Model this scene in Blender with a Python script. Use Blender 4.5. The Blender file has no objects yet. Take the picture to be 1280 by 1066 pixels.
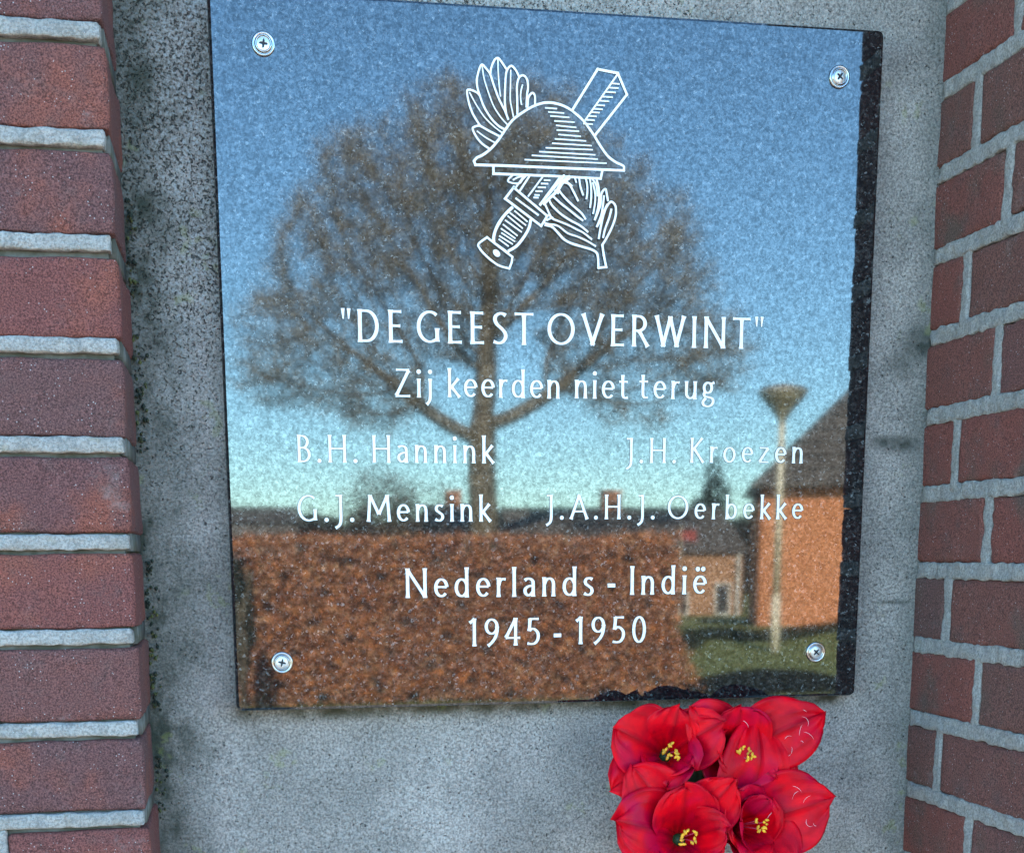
import bpy, bmesh, math, random
import numpy as np
from mathutils import Vector, Matrix, noise, kdtree
R = math.radians
random.seed(7); rng = np.random.default_rng(7)
sc = bpy.context.scene
COL = sc.collection

# ------------------------------------------------------------------ camera
EYE = 1.55
CAM = Vector((0.0, -1.09407, EYE))
YAW, PIT, ROL = 0.17739, 0.19258, -0.0063
FPX = 1716.9
fw = Vector((math.sin(YAW)*math.cos(PIT), math.cos(YAW)*math.cos(PIT), -math.sin(PIT)))
r0 = Vector((math.cos(YAW), -math.sin(YAW), 0)); u0 = r0.cross(fw)
rt = math.cos(ROL)*r0 + math.sin(ROL)*u0; up = -math.sin(ROL)*r0 + math.cos(ROL)*u0
cd = bpy.data.cameras.new('camera'); cam = bpy.data.objects.new('camera', cd); COL.objects.link(cam)
m = Matrix((rt, up, -fw)).transposed().to_4x4(); m.translation = CAM; cam.matrix_world = m
cd.sensor_fit = 'HORIZONTAL'; cd.sensor_width = 36; cd.lens = FPX*36/1280
cd.shift_x = (640-611.68)/1280; cd.shift_y = (1027.15-533)/1280
cd.clip_start = 0.02; cd.clip_end = 3000
sc.camera = cam

# ------------------------------------------------------------------ sky, sun, exposure
SUN_EL, SUN_AZ = 31.0, -8.0          # azimuth from +y (behind the monument) towards +x
w = bpy.data.worlds.new('World'); sc.world = w; w.use_nodes = True
nt = w.node_tree; bg = nt.nodes['Background']; sky = nt.nodes.new('ShaderNodeTexSky')
sky.sky_type = 'NISHITA'; sky.sun_disc = False; sky.sun_elevation = R(SUN_EL); sky.sun_rotation = R(SUN_AZ)
sky.air_density = 0.9; sky.dust_density = 0.0; sky.ozone_density = 1.6
wb = nt.nodes.new('ShaderNodeMix'); wb.data_type = 'RGBA'; wb.blend_type = 'MULTIPLY'; wb.inputs[0].default_value = 1; wb.inputs[7].default_value = (.70, 1.01, 1.12, 1)
nt.links.new(sky.outputs[0], wb.inputs[6]); nt.links.new(wb.outputs[2], bg.inputs[0]); bg.inputs[1].default_value = 0.15
sd = bpy.data.lights.new('sun', 'SUN'); so = bpy.data.objects.new('sun', sd); COL.objects.link(so)
sd.energy = 5.0; sd.angle = R(0.5); sd.color = (1.0, 0.90, 0.76)
sv = Vector((math.sin(R(SUN_AZ))*math.cos(R(SUN_EL)), math.cos(R(SUN_AZ))*math.cos(R(SUN_EL)), math.sin(R(SUN_EL))))
so.rotation_euler = sv.to_track_quat('Z', 'Y').to_euler(); so.location = (0, 0, 30)
sc.view_settings.view_transform = 'Standard'; sc.view_settings.look = 'None'
sc.view_settings.gamma = 1; sc.view_settings.use_curve_mapping = False
sc.view_settings.exposure = 2.58

# ------------------------------------------------------------------ node helpers
class NT:
    def __init__(s, name):
        s.m = bpy.data.materials.new(name); s.m.use_nodes = True; s.t = s.m.node_tree
        s.b = s.t.nodes['Principled BSDF']; s.pos = None
    def n(s, typ, **kw):
        x = s.t.nodes.new(typ)
        for k, v in kw.items(): setattr(x, k, v)
        return x
    def put(s, sock, v):
        if v is None: return
        if isinstance(v, bpy.types.NodeSocket): s.t.links.new(v, sock)
        elif isinstance(v, tuple) and len(v) == 3 and sock.type == 'RGBA': sock.default_value = v + (1,)
        else: sock.default_value = v
    def P(s):
        if s.pos is None: s.pos = s.n('ShaderNodeNewGeometry').outputs['Position']
        return s.pos
    def scaled(s, sx, sy, sz, off=(0, 0, 0)):
        x = s.n('ShaderNodeMapping'); s.put(x.inputs[0], s.P()); x.inputs['Scale'].default_value = (sx, sy, sz); x.inputs['Location'].default_value = off
        return x.outputs[0]
    def noise(s, scale, detail=3, rough=.55, dist=0, vec=None, col=False):
        x = s.n('ShaderNodeTexNoise'); s.put(x.inputs['Vector'], vec or s.P())
        x.inputs['Scale'].default_value = scale; x.inputs['Detail'].default_value = detail
        x.inputs['Roughness'].default_value = rough; x.inputs['Distortion'].default_value = dist
        return x.outputs[1 if col else 0]
    def voro(s, scale, out='Distance', vec=None, feature='F1'):
        x = s.n('ShaderNodeTexVoronoi'); x.feature = feature; s.put(x.inputs['Vector'], vec or s.P()); x.inputs['Scale'].default_value = scale
        return x.outputs[out]
    def ramp(s, f, a, b, lo=0.0, hi=1.0, smooth=True):
        x = s.n('ShaderNodeMapRange'); s.put(x.inputs[0], f)
        for i, v in zip((1, 2, 3, 4), (a, b, lo, hi)): s.put(x.inputs[i], v)
        if smooth: x.interpolation_type = 'SMOOTHSTEP'
        return x.outputs[0]
    def mix(s, f, a, b, mode='MIX'):
        x = s.n('ShaderNodeMix'); x.data_type = 'RGBA'; x.blend_type = mode
        s.put(x.inputs[0], f); s.put(x.inputs[6], a); s.put(x.inputs[7], b); return x.outputs[2]
    def math(s, op, a, b=0.0):
        x = s.n('ShaderNodeMath', operation=op); s.put(x.inputs[0], a); s.put(x.inputs[1], b); return x.outputs[0]
    def xyz(s):
        x = s.n('ShaderNodeSeparateXYZ'); s.put(x.inputs[0], s.P()); return x.outputs
    def blob(s, c, rad, soft=.5, stretch=(1, 1, 1)):
        v = s.n('ShaderNodeVectorMath', operation='SUBTRACT'); s.put(v.inputs[0], s.P()); v.inputs[1].default_value = c
        q = s.n('ShaderNodeVectorMath', operation='MULTIPLY'); s.put(q.inputs[0], v.outputs[0]); q.inputs[1].default_value = stretch
        l = s.n('ShaderNodeVectorMath', operation='LENGTH'); s.put(l.inputs[0], q.outputs[0])
        return s.ramp(l.outputs['Value'], rad*(1-soft), rad, 1, 0)
    def bump(s, h, dist, strength=1.0, prev=None):
        x = s.n('ShaderNodeBump'); s.put(x.inputs['Height'], h); x.inputs['Distance'].default_value = dist; x.inputs['Strength'].default_value = strength
        if prev: s.put(x.inputs['Normal'], prev)
        return x.outputs[0]
    def done(s, col=None, rough=None, nrm=None, **kw):
        s.put(s.b.inputs['Base Color'], col); s.put(s.b.inputs['Roughness'], rough)
        if nrm: s.put(s.b.inputs['Normal'], nrm)
        for k, v in kw.items(): s.put(s.b.inputs[k.replace('_', ' ')], v)
        return s.m
def plain(name, col, rough=.6, vary=.25, scale=8, **kw):
    s = NT(name); f = s.noise(scale, 4)
    c = s.mix(s.ramp(f, .3, .7), tuple(x*(1-vary) for x in col), tuple(min(1, x*(1+vary)) for x in col))
    return s.done(c, rough, **kw)

# brick of the monument
def brick_mat(name, ca, cb, cc, grain):
    s = NT(name); rnd = s.n('ShaderNodeObjectInfo').outputs['Random']
    base = s.mix(s.ramp(rnd, .15, .85), ca, cb); base = s.mix(s.ramp(s.math('FRACT', s.math('MULTIPLY', rnd, 7.31)), .6, 1, 0, .5), base, (.080, .040, .034))
    base = s.mix(s.ramp(s.noise(14, 3, .6), .50, .72), base, cc)
    base = s.mix(s.ramp(s.noise(34, 4, .7), .5, .8, 0, .6), base, (.085, .050, .042))
    g = s.noise(850, 3, .75); g2 = s.noise(420, 2, .6)
    c = s.mix(s.ramp(g, .30, .70, 0, 1), s.mix(1.0, base, (.36, .36, .36), 'MULTIPLY'), s.mix(.06, s.mix(1.0, base, (1.9, 1.8, 1.8), 'MULTIPLY'), (.50, .46, .44)))
    spk = s.ramp(s.voro(330), .0, .20, 1, 0)
    spk = s.math('MULTIPLY', spk, s.ramp(s.noise(60, 2), .44, .60))
    c = s.mix(s.math('MULTIPLY', spk, .85), c, (.62, .60, .57))
    # lime bloom near ragged patches
    c = s.mix(s.ramp(s.noise(22, 5, .75), .60, .78, 0, .30), c, (.34, .31, .28))
    nb = s.bump(g2, .0011, .8); nb = s.bump(s.noise(60, 4, .6), .0018, .6, nb); nb = s.bump(g, .0006, grain, nb)
    return s.done(c, .85, nb, Specular_IOR_Level=.35)
M = {}
M['brick_left'] = brick_mat('brick_left', (.100, .034, .029), (.145, .033, .023), (.175, .042, .022), .9)
M['brick_right'] = brick_mat('brick_right', (.115, .042, .028), (.150, .038, .024), (.085, .048, .032), .9)
def mortar_mat(name, ca, cb, moss):
    s = NT(name)
    c = s.mix(s.ramp(s.noise(90, 5, .7), .3, .7), ca, cb)
    c = s.mix(s.ramp(s.noise(520, 3, .7), .42, .62, 0, .6), c, (.16, .155, .14)); c = s.mix(s.ramp(s.noise(45, 4, .7), .5, .75, 0, .5), c, (.17, .155, .125))
    c = s.mix(s.ramp(s.voro(480), .0, .16, .75, 0), c, (.75, .78, .77))
    c = s.mix(s.ramp(s.noise(38, 3, .6), .62, .72, 0, moss), c, (.19, .17, .045))
    nb = s.bump(s.noise(650, 4, .75), .0016, 1.0); nb = s.bump(s.noise(150, 4, .7), .0028, .9, nb)
    return s.done(c, .9, nb, Specular_IOR_Level=.3)
M['mortar_left'] = mortar_mat('mortar_left', (.35, .31, .27), (.57, .505, .445), .30)
M['mortar_right'] = mortar_mat('mortar_right', (.35, .315, .28), (.465, .425, .375), .0)
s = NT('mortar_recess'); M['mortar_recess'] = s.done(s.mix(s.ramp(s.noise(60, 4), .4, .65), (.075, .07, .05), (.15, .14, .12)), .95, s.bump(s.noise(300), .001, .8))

# concrete panel
s = NT('concrete'); x, y, z = s.xyz()
pit_zone = s.math('MULTIPLY', s.ramp(s.math('ADD', z, s.math('MULTIPLY', s.noise(9, 3), .25)), 1.62, 1.98), s.ramp(x, .62, .0))
fine = s.noise(520, 4, .75); mid = s.noise(170, 4, .65, .4); big = s.noise(16, 4, .6); huge = s.noise(5, 3, .55)
c = s.mix(s.ramp(huge, .35, .68), (.320, .272, .230), (.440, .376, .320))
c = s.mix(s.ramp(big, .36, .66), s.mix(1.0, c, (.76, .77, .77), 'MULTIPLY'), c)
c = s.mix(s.ramp(fine, .34, .68), s.mix(1.0, c, (.50, .50, .50), 'MULTIPLY'), s.mix(1.0, c, (1.42, 1.42, 1.42), 'MULTIPLY'))
worm = s.noise(460, 4, .62, .5)
pits = s.ramp(worm, s.ramp(pit_zone, 0, 1, .36, .43), s.ramp(pit_zone, 0, 1, .27, .37), 0, 1)
c = s.mix(s.math('MULTIPLY', pits, s.ramp(pit_zone, 0, 1, .5, .75)), c, (.050, .055, .052))
c = s.mix(s.math('MULTIPLY', s.ramp(worm, .50, .66), s.ramp(pit_zone, 0, 1, .12, .7)), c, (.50, .51, .49))
c = s.mix(s.ramp(s.voro(260), .0, .10, .7, 0), c, (.62, .66, .66))
# algae and soot, plus painted corner shade by the right pier
edge = s.math('ADD', x, s.math('MULTIPLY', s.noise(26, 5, .7), -.075))
side = s.ramp(edge, -.106, -.048, 1, 0)
blot = s.ramp(s.noise(17, 4, .7, vec=s.scaled(1, 1, .6)), .44, .60)
c = s.mix(s.math('MULTIPLY', side, s.ramp(blot, 0, 1, .62, .96)), c, (.035, .040, .026))
rr = s.math('ADD', x, s.math('MULTIPLY', s.noise(20, 4, .7), .05))
c = s.mix(s.math('MULTIPLY', s.ramp(rr, .560, .592), .45), c, (.075, .09, .075))  # occlusion in the right corner, put into the colour as a darker edge
sp = s.ramp(s.noise(130, 5, .75), .3, .62)
for cc_, rad, st, amt in (((.5585, 0, 1.716), .032, (1, 1, 1.5), .9), ((.540, 0, 1.700), .022, (1, 1, 1.2), .5), ((.541, 0, 1.637), .028, (.85, 1, 2.6), .95), ((.526, 0, 1.640), .016, (1, 1, 2.6), .6), ((.545, 0, 1.508), .022, (.8, 1, 7), .7)):
    c = s.mix(s.math('MULTIPLY', s.math('MULTIPLY', s.blob(cc_, rad, .95, st), s.ramp(sp, 0, 1, .55, 1)), amt), c, (.030, .036, .026))
# contact shadow under the plaque, painted into the concrete colour
contact_shade = s.math('MULTIPLY', s.math('MULTIPLY', s.ramp(z, 1.417, 1.4285), s.ramp(z, 1.436, 1.433)), s.math('MULTIPLY', s.ramp(s.noise(30, 4), .3, .6), s.math('MULTIPLY', s.ramp(x, -.012, .004), s.ramp(x, .508, .492))))
c = s.mix(s.math('MULTIPLY', contact_shade, .95), c, (.050, .042, .022))
yel = s.math('MULTIPLY', s.ramp(s.noise(24, 2), .60, .66), s.ramp(s.noise(120, 3), .50, .62))
c = s.mix(s.math('MULTIPLY', yel, .28), c, (.26, .27, .06))
nb = s.bump(s.math('ADD', s.math('MULTIPLY', pits, -1), 0), .0016, 1.0)
nb = s.bump(worm, .0016, .6, nb); nb = s.bump(fine, .0008, .9, nb); nb = s.bump(mid, .002, .45, nb)
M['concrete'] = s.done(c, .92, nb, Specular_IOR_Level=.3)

# polished granite
s = NT('polished_granite')
dv = s.noise(70, 2, .5, col=True)
wv = s.n('ShaderNodeVectorMath', operation='MULTIPLY_ADD'); s.put(wv.inputs[0], dv); wv.inputs[1].default_value = (.006, .006, .006); s.put(wv.inputs[2], s.P())
cell = s.voro(450, 'Color', vec=wv.outputs[0]); sepc = s.n('ShaderNodeSeparateColor'); s.put(sepc.inputs[0], cell)
g1 = s.noise(520, 3, .7, .6); g2 = s.noise(240, 3, .65, .8)
lat = s.ramp(g1, .48, .72); crys = s.math('MULTIPLY', s.ramp(sepc.outputs[0], .55, 1.0), s.ramp(g2, .40, .62))
c = s.mix(lat, (.0045, .0050, .0058), (.034, .034, .032))
c = s.mix(s.math('MULTIPLY', crys, .75), c, (.056, .056, .053))
c = s.mix(s.math('MULTIPLY', s.ramp(sepc.outputs[1], .86, .98), s.ramp(g1, .48, .60)), c, (.13, .135, .13))
spec = s.math('ADD', s.math('ADD', s.ramp(g2, .32, .68, .74, .98), s.ramp(g1, .36, .64, -.20, .20)), s.math('MULTIPLY', crys, .15))
M['granite'] = s.done(c, .030, s.bump(g1, .000004, .12), IOR=1.88, Specular_IOR_Level=.5)
s.put(s.b.inputs['Specular Tint'], None)
sm = s.n('ShaderNodeCombineColor'); [s.put(sm.inputs[i], spec) for i in range(3)]; s.put(s.b.inputs['Specular Tint'], sm.outputs[0])
s = NT('sawn_granite_and_rim_shade'); M['granite_edge_and_rim_shade'] = s.done(s.mix(s.ramp(s.noise(400, 3), .4, .65), (.010, .011, .013), (.06, .065, .07)), .45)  # plaque sides, and the dark rims that imitate engraved shade round strokes
s = NT('white_lettering_paint')
M['paint'] = s.done(s.mix(s.ramp(s.noise(600, 3, .7), .38, .62), (.84, .77, .70), (.94, .88, .81)), .6, s.bump(s.noise(500), .0003, .5))
M['steel'] = plain('stainless_steel', (.42, .41, .39), .22, .1, 200, Metallic=1.0)
M['steel_head'] = plain('screw_head', (.60, .58, .54), .38, .1, 200, Metallic=.85)
M['recess_shade'] = plain('black_recess_shade', (.012, .012, .014), .6)  # black that stands for the shade inside the screw slots

# ------------------------------------------------------------------ object helpers
def tag(o, label=None, cat=None, group=None, kind=None):
    for k, v in (('label', label), ('category', cat), ('group', group), ('kind', kind)):
        if v: o[k] = v
    return o
def empty(name, loc, label, cat, group=None):
    o = bpy.data.objects.new(name, None); COL.objects.link(o); o.location = loc; o.empty_display_size = .1
    return tag(o, label, cat, group)
def link(name, me, mats, parent=None, loc=None, smooth=False):
    if mats and not me.materials:
        for mm in (mats if isinstance(mats, (list, tuple)) else [mats]): me.materials.append(mm)
    if smooth: me.polygons.foreach_set('use_smooth', [True]*len(me.polygons))
    o = bpy.data.objects.new(name, me); COL.objects.link(o)
    if parent: o.parent = parent; o.matrix_parent_inverse = Matrix.Translation(-Vector(parent.location))
    if loc is not None: o.location = loc
    return o
def pydata(name, v, f):
    me = bpy.data.meshes.new(name); me.from_pydata([tuple(a) for a in v], [], [tuple(a) for a in f]); me.update(); return me
class MB:
    def __init__(s): s.v = []; s.f = []; s.mi = []
    def add(s, v, f, mi=0):
        o = len(s.v); s.v += [tuple(a) for a in v]; s.f += [tuple(i+o for i in q) for q in f]; s.mi += [mi]*len(f)
    def box(s, a, b, mi=0):
        x0, y0, z0 = a; x1, y1, z1 = b
        s.add([(x0,y0,z0),(x1,y0,z0),(x1,y1,z0),(x0,y1,z0),(x0,y0,z1),(x1,y0,z1),(x1,y1,z1),(x0,y1,z1)],
              [(0,3,2,1),(4,5,6,7),(0,1,5,4),(1,2,6,5),(2,3,7,6),(3,0,4,7)], mi)
    def tube(s, pts, rad, n=6, mi=0, cap=True):
        pts = [Vector(p) for p in pts]; vs = []; fs = []
        if not isinstance(rad, (list, tuple)): rad = [rad]*len(pts)
        for i, p in enumerate(pts):
            d = (pts[min(i+1, len(pts)-1)] - pts[max(i-1, 0)]).normalized()
            a = d.cross(Vector((0, 0, 1)) if abs(d.z) < .9 else Vector((1, 0, 0))).normalized(); b = d.cross(a)
            for k in range(n):
                t = 2*math.pi*k/n; vs.append(p + (a*math.cos(t) + b*math.sin(t))*rad[i])
        for i in range(len(pts)-1):
            for k in range(n):
                fs.append((i*n+k, i*n+(k+1) % n, (i+1)*n+(k+1) % n, (i+1)*n+k))
        if cap: fs.append(tuple(range(n))[::-1]); fs.append(tuple((len(pts)-1)*n+k for k in range(n)))
        s.add(vs, fs, mi)
    def build(s, name, mats, parent=None, smooth=False, loc=None):
        me = pydata(name, s.v, s.f)
        o = link(name, me, mats, parent, loc, smooth)
        if any(s.mi): me.polygons.foreach_set('material_index', s.mi)
        return o
def axis_pts(h, n, r):
    e = [-h, -h+r*.35, -h+r] ; k = max(1, n)
    inner = [-(h-r) + 2*(h-r)*i/k for i in range(1, k)]
    return e + inner + [h-r, h-r*.35, h]
def roundbox(sx, sy, sz, r, nx, ny, nz, amp=0, freq=60, seed=0, edge=0):
    """box with rounded arrises and slightly uneven faces, centred"""
    X, Y, Z = axis_pts(sx/2, nx, r), axis_pts(sy/2, ny, r), axis_pts(sz/2, nz, r)
    idx = {}; vs = []; fs = []
    H = Vector((sx/2-r, sy/2-r, sz/2-r))
    off = Vector((seed*3.17, seed*1.31, seed*7.7))
    def vid(p):
        k = (round(p[0], 7), round(p[1], 7), round(p[2], 7))
        if k not in idx:
            v = Vector(p); q = Vector([max(-H[i], min(H[i], v[i])) for i in range(3)]); d = v-q
            if d.length > 1e-9: v = q + d.normalized()*r
            if amp:
                nn = Vector((noise.noise(v*freq+off), noise.noise(v*freq+off+Vector((9, 3, 5))), noise.noise(v*freq+off+Vector((1, 8, 2)))))
                v = v + nn*amp
                if edge:
                    e2 = noise.noise(v*freq*4+off)
                    cnt = sum(1 for i in range(3) if abs(p[i]) > H[i])
                    if cnt >= 2: v -= d.normalized()*abs(e2)*edge
            idx[k] = len(vs); vs.append(v)
        return idx[k]
    def grid(A, B, fn, flip):
        for i in range(len(A)-1):
            for j in range(len(B)-1):
                q = [vid(fn(A[i], B[j])), vid(fn(A[i+1], B[j])), vid(fn(A[i+1], B[j+1])), vid(fn(A[i], B[j+1]))]
                fs.append(tuple(q[::-1] if flip else q))
    grid(X, Z, lambda a, b: (a, -sy/2, b), False); grid(X, Z, lambda a, b: (a, sy/2, b), True)
    grid(Y, Z, lambda a, b: (-sx/2, a, b), True);  grid(Y, Z, lambda a, b: (sx/2, a, b), False)
    grid(X, Y, lambda a, b: (a, b, -sz/2), True);  grid(X, Y, lambda a, b: (a, b, sz/2), False)
    return vs, fs

# ------------------------------------------------------------------ ground
def ground_z(x, y):
    d = -y
    return 0.0 if d < 27 else -(min(d, 60)-27)*.034
s = NT('grass_ground'); c = s.mix(s.ramp(s.noise(1.4, 5, .7), .35, .65), (.19, .24, .035), (.30, .33, .065)); M['grass'] = s.done(s.mix(s.ramp(s.noise(22, 3, .7), .35, .7), c, (.20, .20, .08)), .9, s.bump(s.noise(30, 4), .05, .8))
s = NT('asphalt'); M['asphalt'] = s.done(s.mix(s.ramp(s.noise(120, 3, .7), .3, .7), (.19, .165, .135), (.25, .22, .18)), .85, s.bump(s.noise(160), .003, .7))
ys = [60, 20, 4, 0, -4, -8, -12, -16, -20, -24, -27, -30, -36, -42, -48, -54, -60, -120, -400, -1500]
xs = [-1500, -300, -80, -40, -20, -10, 0, 10, 20, 40, 80, 300, 1500]
v = [(x, y, ground_z(x, y)) for y in ys for x in xs]; nx = len(xs)
f = [(j*nx+i, (j+1)*nx+i, (j+1)*nx+i+1, j*nx+i+1) for j in range(len(ys)-1) for i in range(nx-1)]
tag(link('ground', pydata('ground', v, f), M['grass']), 'flat lawn and fields stretching away from the monument', None, None, 'structure')
mb = MB(); mb.add([(-40, -13.0, .006), (40, -13.0, .006), (40, 2, .006), (-40, 2, .006)], [(0, 1, 2, 3)])
tag(mb.build('pavement', M['asphalt']), 'worn sandy grey path in front of the monument', None, None, 'structure')

# ------------------------------------------------------------------ monument: concrete panel
XL, XR = -0.0699, 0.5645
PL, PR = 0.1046, 0.1965
vs, fs = roundbox(XR-XL+.10, .12, 1.60, .004, 60, 3, 140, .0006, 22, 1)
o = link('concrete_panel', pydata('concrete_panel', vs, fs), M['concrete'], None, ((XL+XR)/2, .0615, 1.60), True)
tag(o, 'weathered blue grey concrete panel with dark algae stains, set between the two brick piers', 'wall panel')
vs, fs = roundbox(XR-XL-.004, .17, .07, .006, 12, 4, 2, .0006, 20, 3)
o = link('stone_ledge', pydata('stone_ledge', vs, fs), M['concrete'], None, ((XL+XR)/2, -.085, .765), True)
tag(o, 'concrete ledge at the foot of the panel that carries the red flowers', 'ledge')

# ------------------------------------------------------------------ monument: brick piers
meshes = {}
def brick_obj(parent, x0, x1, y0, y1, z0, z1, mat, fine=True):
    key = (round(x1-x0, 3), round(y1-y0, 3), round(z1-z0, 3), mat.name, random.randrange(4) if fine else 9)
    if key not in meshes:
        if fine: vs, fs = roundbox(x1-x0, y1-y0, z1-z0, .0022, max(3, int((x1-x0)/.004)), max(3, int((y1-y0)/.004)), 12, .0012, 34, len(meshes)+1, .0024)
        else: vs, fs = roundbox(x1-x0, y1-y0, z1-z0, .0022, 1, 1, 1)
        meshes[key] = pydata('brick', vs, fs)
    b = link('brick', meshes[key], mat, parent, ((x0+x1)/2, (y0+y1)/2, (z0+z1)/2), True)
    b.location = (b.location[0]+random.uniform(-.0005, .0005), b.location[1]+random.uniform(-.0007, .0007), b.location[2]+random.uniform(-.0006, .0006))
    b.rotation_euler = (random.uniform(-.004, .004), random.uniform(-.005, .005), random.uniform(-.003, .003))
    return b
def strip(mb, a, b, r=.0022, amp=.0011, seed=0):
    d = [b[i]-a[i] for i in range(3)]
    n = [max(2, int(abs(q)/.0028)) for q in d]; n = [min(q, 110) for q in n]
    vs, fs = roundbox(d[0], d[1], d[2], min(r, min(d)*.45), n[0], min(n[1], 12) if d[1] < .05 else n[1], n[2], amp, 120, seed, .0011)
    c = Vector([(a[i]+b[i])/2 for i in range(3)]); mb.add([v+c for v in vs], fs)

# left pier: faces at y=-PL and x=XL
lp = empty('brick_pier', (-.30, 0, 0), 'red brick pier left of the plaque with thick raised pale mortar bands', 'brick pier')
cm = MB(); cm.box((-.62, -PL+.0055, .02), (XL-.006, .115, 2.45)); cm.build('core', M['mortar_recess'], lp)
LZ, LP_ = 1.8801, 0.0641
mo = MB()
for k in range(-8, 29):
    zt, zb = LZ-(k-1)*LP_, LZ-k*LP_       # joints k above.. row k lies between joint k and k+1
    ztop, zbot = LZ-(k-1)*LP_-.0082, LZ-k*LP_+.0058
    if ztop > 2.44 or zbot < .03: continue
    fine = 1.22 < zbot < 2.0
    header = (k-1) % 2 == 0
    xe = XL
    first = True
    while xe > -.60:
        wd = .0965 if (header and first) else .2
        x0 = max(xe-wd, -.615)
        if x0 < xe-.02:
            # rear bricks of the reveal so the side shows them too
            brick_obj(lp, x0, xe, -PL, -PL+(.1 if not (header and first) else .2), zbot, ztop, M['brick_left'], fine and xe > -.35)
            if first and not header: brick_obj(lp, XL-.1, XL, -PL+.109, .11, zbot, ztop, M['brick_left'], fine)
        # vertical joint
        if fine or True: 
            if x0 > -.61: strip(mo, (x0-.0105, -PL-.0004, zbot-.006), (x0-.0003, -PL+.012, ztop+.003), .0018, .0009, k+50) if fine else mo.box((x0-.0105, -PL+.001, zbot), (x0, -PL+.012, ztop))
        xe = x0-.0108; first = False
    zj = LZ-k*LP_
    if fine:
        strip(mo, (-.46, -PL-.0014, zj-.0050), (XL-.0022-random.random()*.0015, -PL+.012, zj+.0052), .0013, .0012, k)
        mo.box((XL-.012, -PL+.013, zj-.0060), (XL-.0016, .0, zj+.0060), 1)
        mo.box((-.62, -PL+.001, zj-.005), (-.461, -PL+.012, zj+.005))
    else: mo.box((-.62, -PL+.001, zj-.005), (XL-.002, .1, zj+.005))
mo.build('mortar_joints', [M['mortar_left'], M['mortar_recess']], lp, True)

# right pier: faces at y=-PR and x=XR
rp = empty('brick_pier', (.85, 0, 0), 'red brown brick pier right of the plaque seen side on with blue grey joints', 'brick pier')
cm = MB(); cm.box((XR+.007, -PR+.007, .02), (1.10, .115, 2.45)); cm.build('core', M['mortar_recess'], rp)
RZ, RP_ = 1.9064, .0620
mo = MB()
for k in range(-8, 30):
    zbot, ztop = RZ-(k-1)*RP_+.0058-.0, RZ-(k-2)*RP_-.0058       # row k: k=1 lies just above joint 1
    if ztop > 2.44 or zbot < .03: continue
    fine = 1.16 < zbot < 2.08
    long_in = k % 2 == 1       # row A (k=1): joint at .105
    jd = .1055 if long_in else .0535 + random.uniform(-.003, .003)
    hw = random.uniform(.0042, .0056)
    brick_obj(rp, XR, XR+.1, -(jd-hw), .10, zbot, ztop, M['brick_right'], fine)
    brick_obj(rp, XR, XR+(.21 if long_in else .1), -PR, -(jd+hw), zbot, ztop, M['brick_right'], fine)
    xe = XR+(.21 if long_in else .1)+.011
    while xe < 1.08:
        x1 = min(xe+.21, 1.095)
        if x1-xe > .02: brick_obj(rp, xe, x1, -PR, -PR+.09, zbot, ztop, M['brick_right'], False)
        mo.box((xe-.0108, -PR+.001, zbot), (xe-.0002, -PR+.012, ztop))
        xe = x1+.011
    zj = RZ-(k-1)*RP_
    if fine:
        strip(mo, (XR-.0004, -jd-hw-.0006, zbot-.004), (XR+.012, -jd+hw+.0006, ztop+.004), .0011, .0014, k+70)
        strip(mo, (XR-.0006, -PR+.0005, zj-.0066), (XR+.012, -.0002, zj+.0066), .0012, .0017, k+30)
        mo.box((XR+.0125, -PR+.001, zj-.0055), (1.098, -PR+.012, zj+.0055))
    else:
        mo.box((XR+.001, -jd-hw, zbot), (XR+.012, -jd+hw, ztop)); mo.box((XR+.001, -PR+.001, zj-.0055), (1.098, .1, zj+.0055))
mo.build('mortar_joints', M['mortar_right'], rp, True)
# coping and plinth above and below the frame
vs, fs = roundbox(1.84, .42, .09, .012, 10, 3, 2, .0008, 12, 4)
tag(link('coping_stone', pydata('coping_stone', vs, fs), M['concrete'], None, (.24, -.03, 2.496), True), 'concrete coping laid across the top of both brick piers', 'coping')

# moss and dirt in the joint between the left pier and the panel
random.seed(11)
mb = MB()
for i in range(420):
    z = random.uniform(1.24, 2.0); dens = noise.noise(Vector((0, 3.3, z*14)))
    if dens < -.05: continue
    x = XL + abs(random.gauss(0, .0035)) + .0006; r = random.uniform(.0007, .0019)
    n = 5; vv = [(x+r*math.cos(t)*random.uniform(.7, 1.2), -.0004-r*.9*random.random(), z+r*1.2*math.sin(t)) for t in [2*math.pi*q/n for q in range(n)]]
    mb.add(vv+[(x, -.0012-r*1.1, z)], [(n, (q+1) % n, q) for q in range(n)])
s = NT('moss'); M['moss'] = s.done(s.mix(s.ramp(s.noise(90), .45, .62), (.020, .024, .014), (.085, .085, .022)), .95)
tag(mb.build('moss_growth', M['moss']), 'dark moss crumbs in the joint between left pier and concrete panel', 'moss', None, 'stuff')

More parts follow.
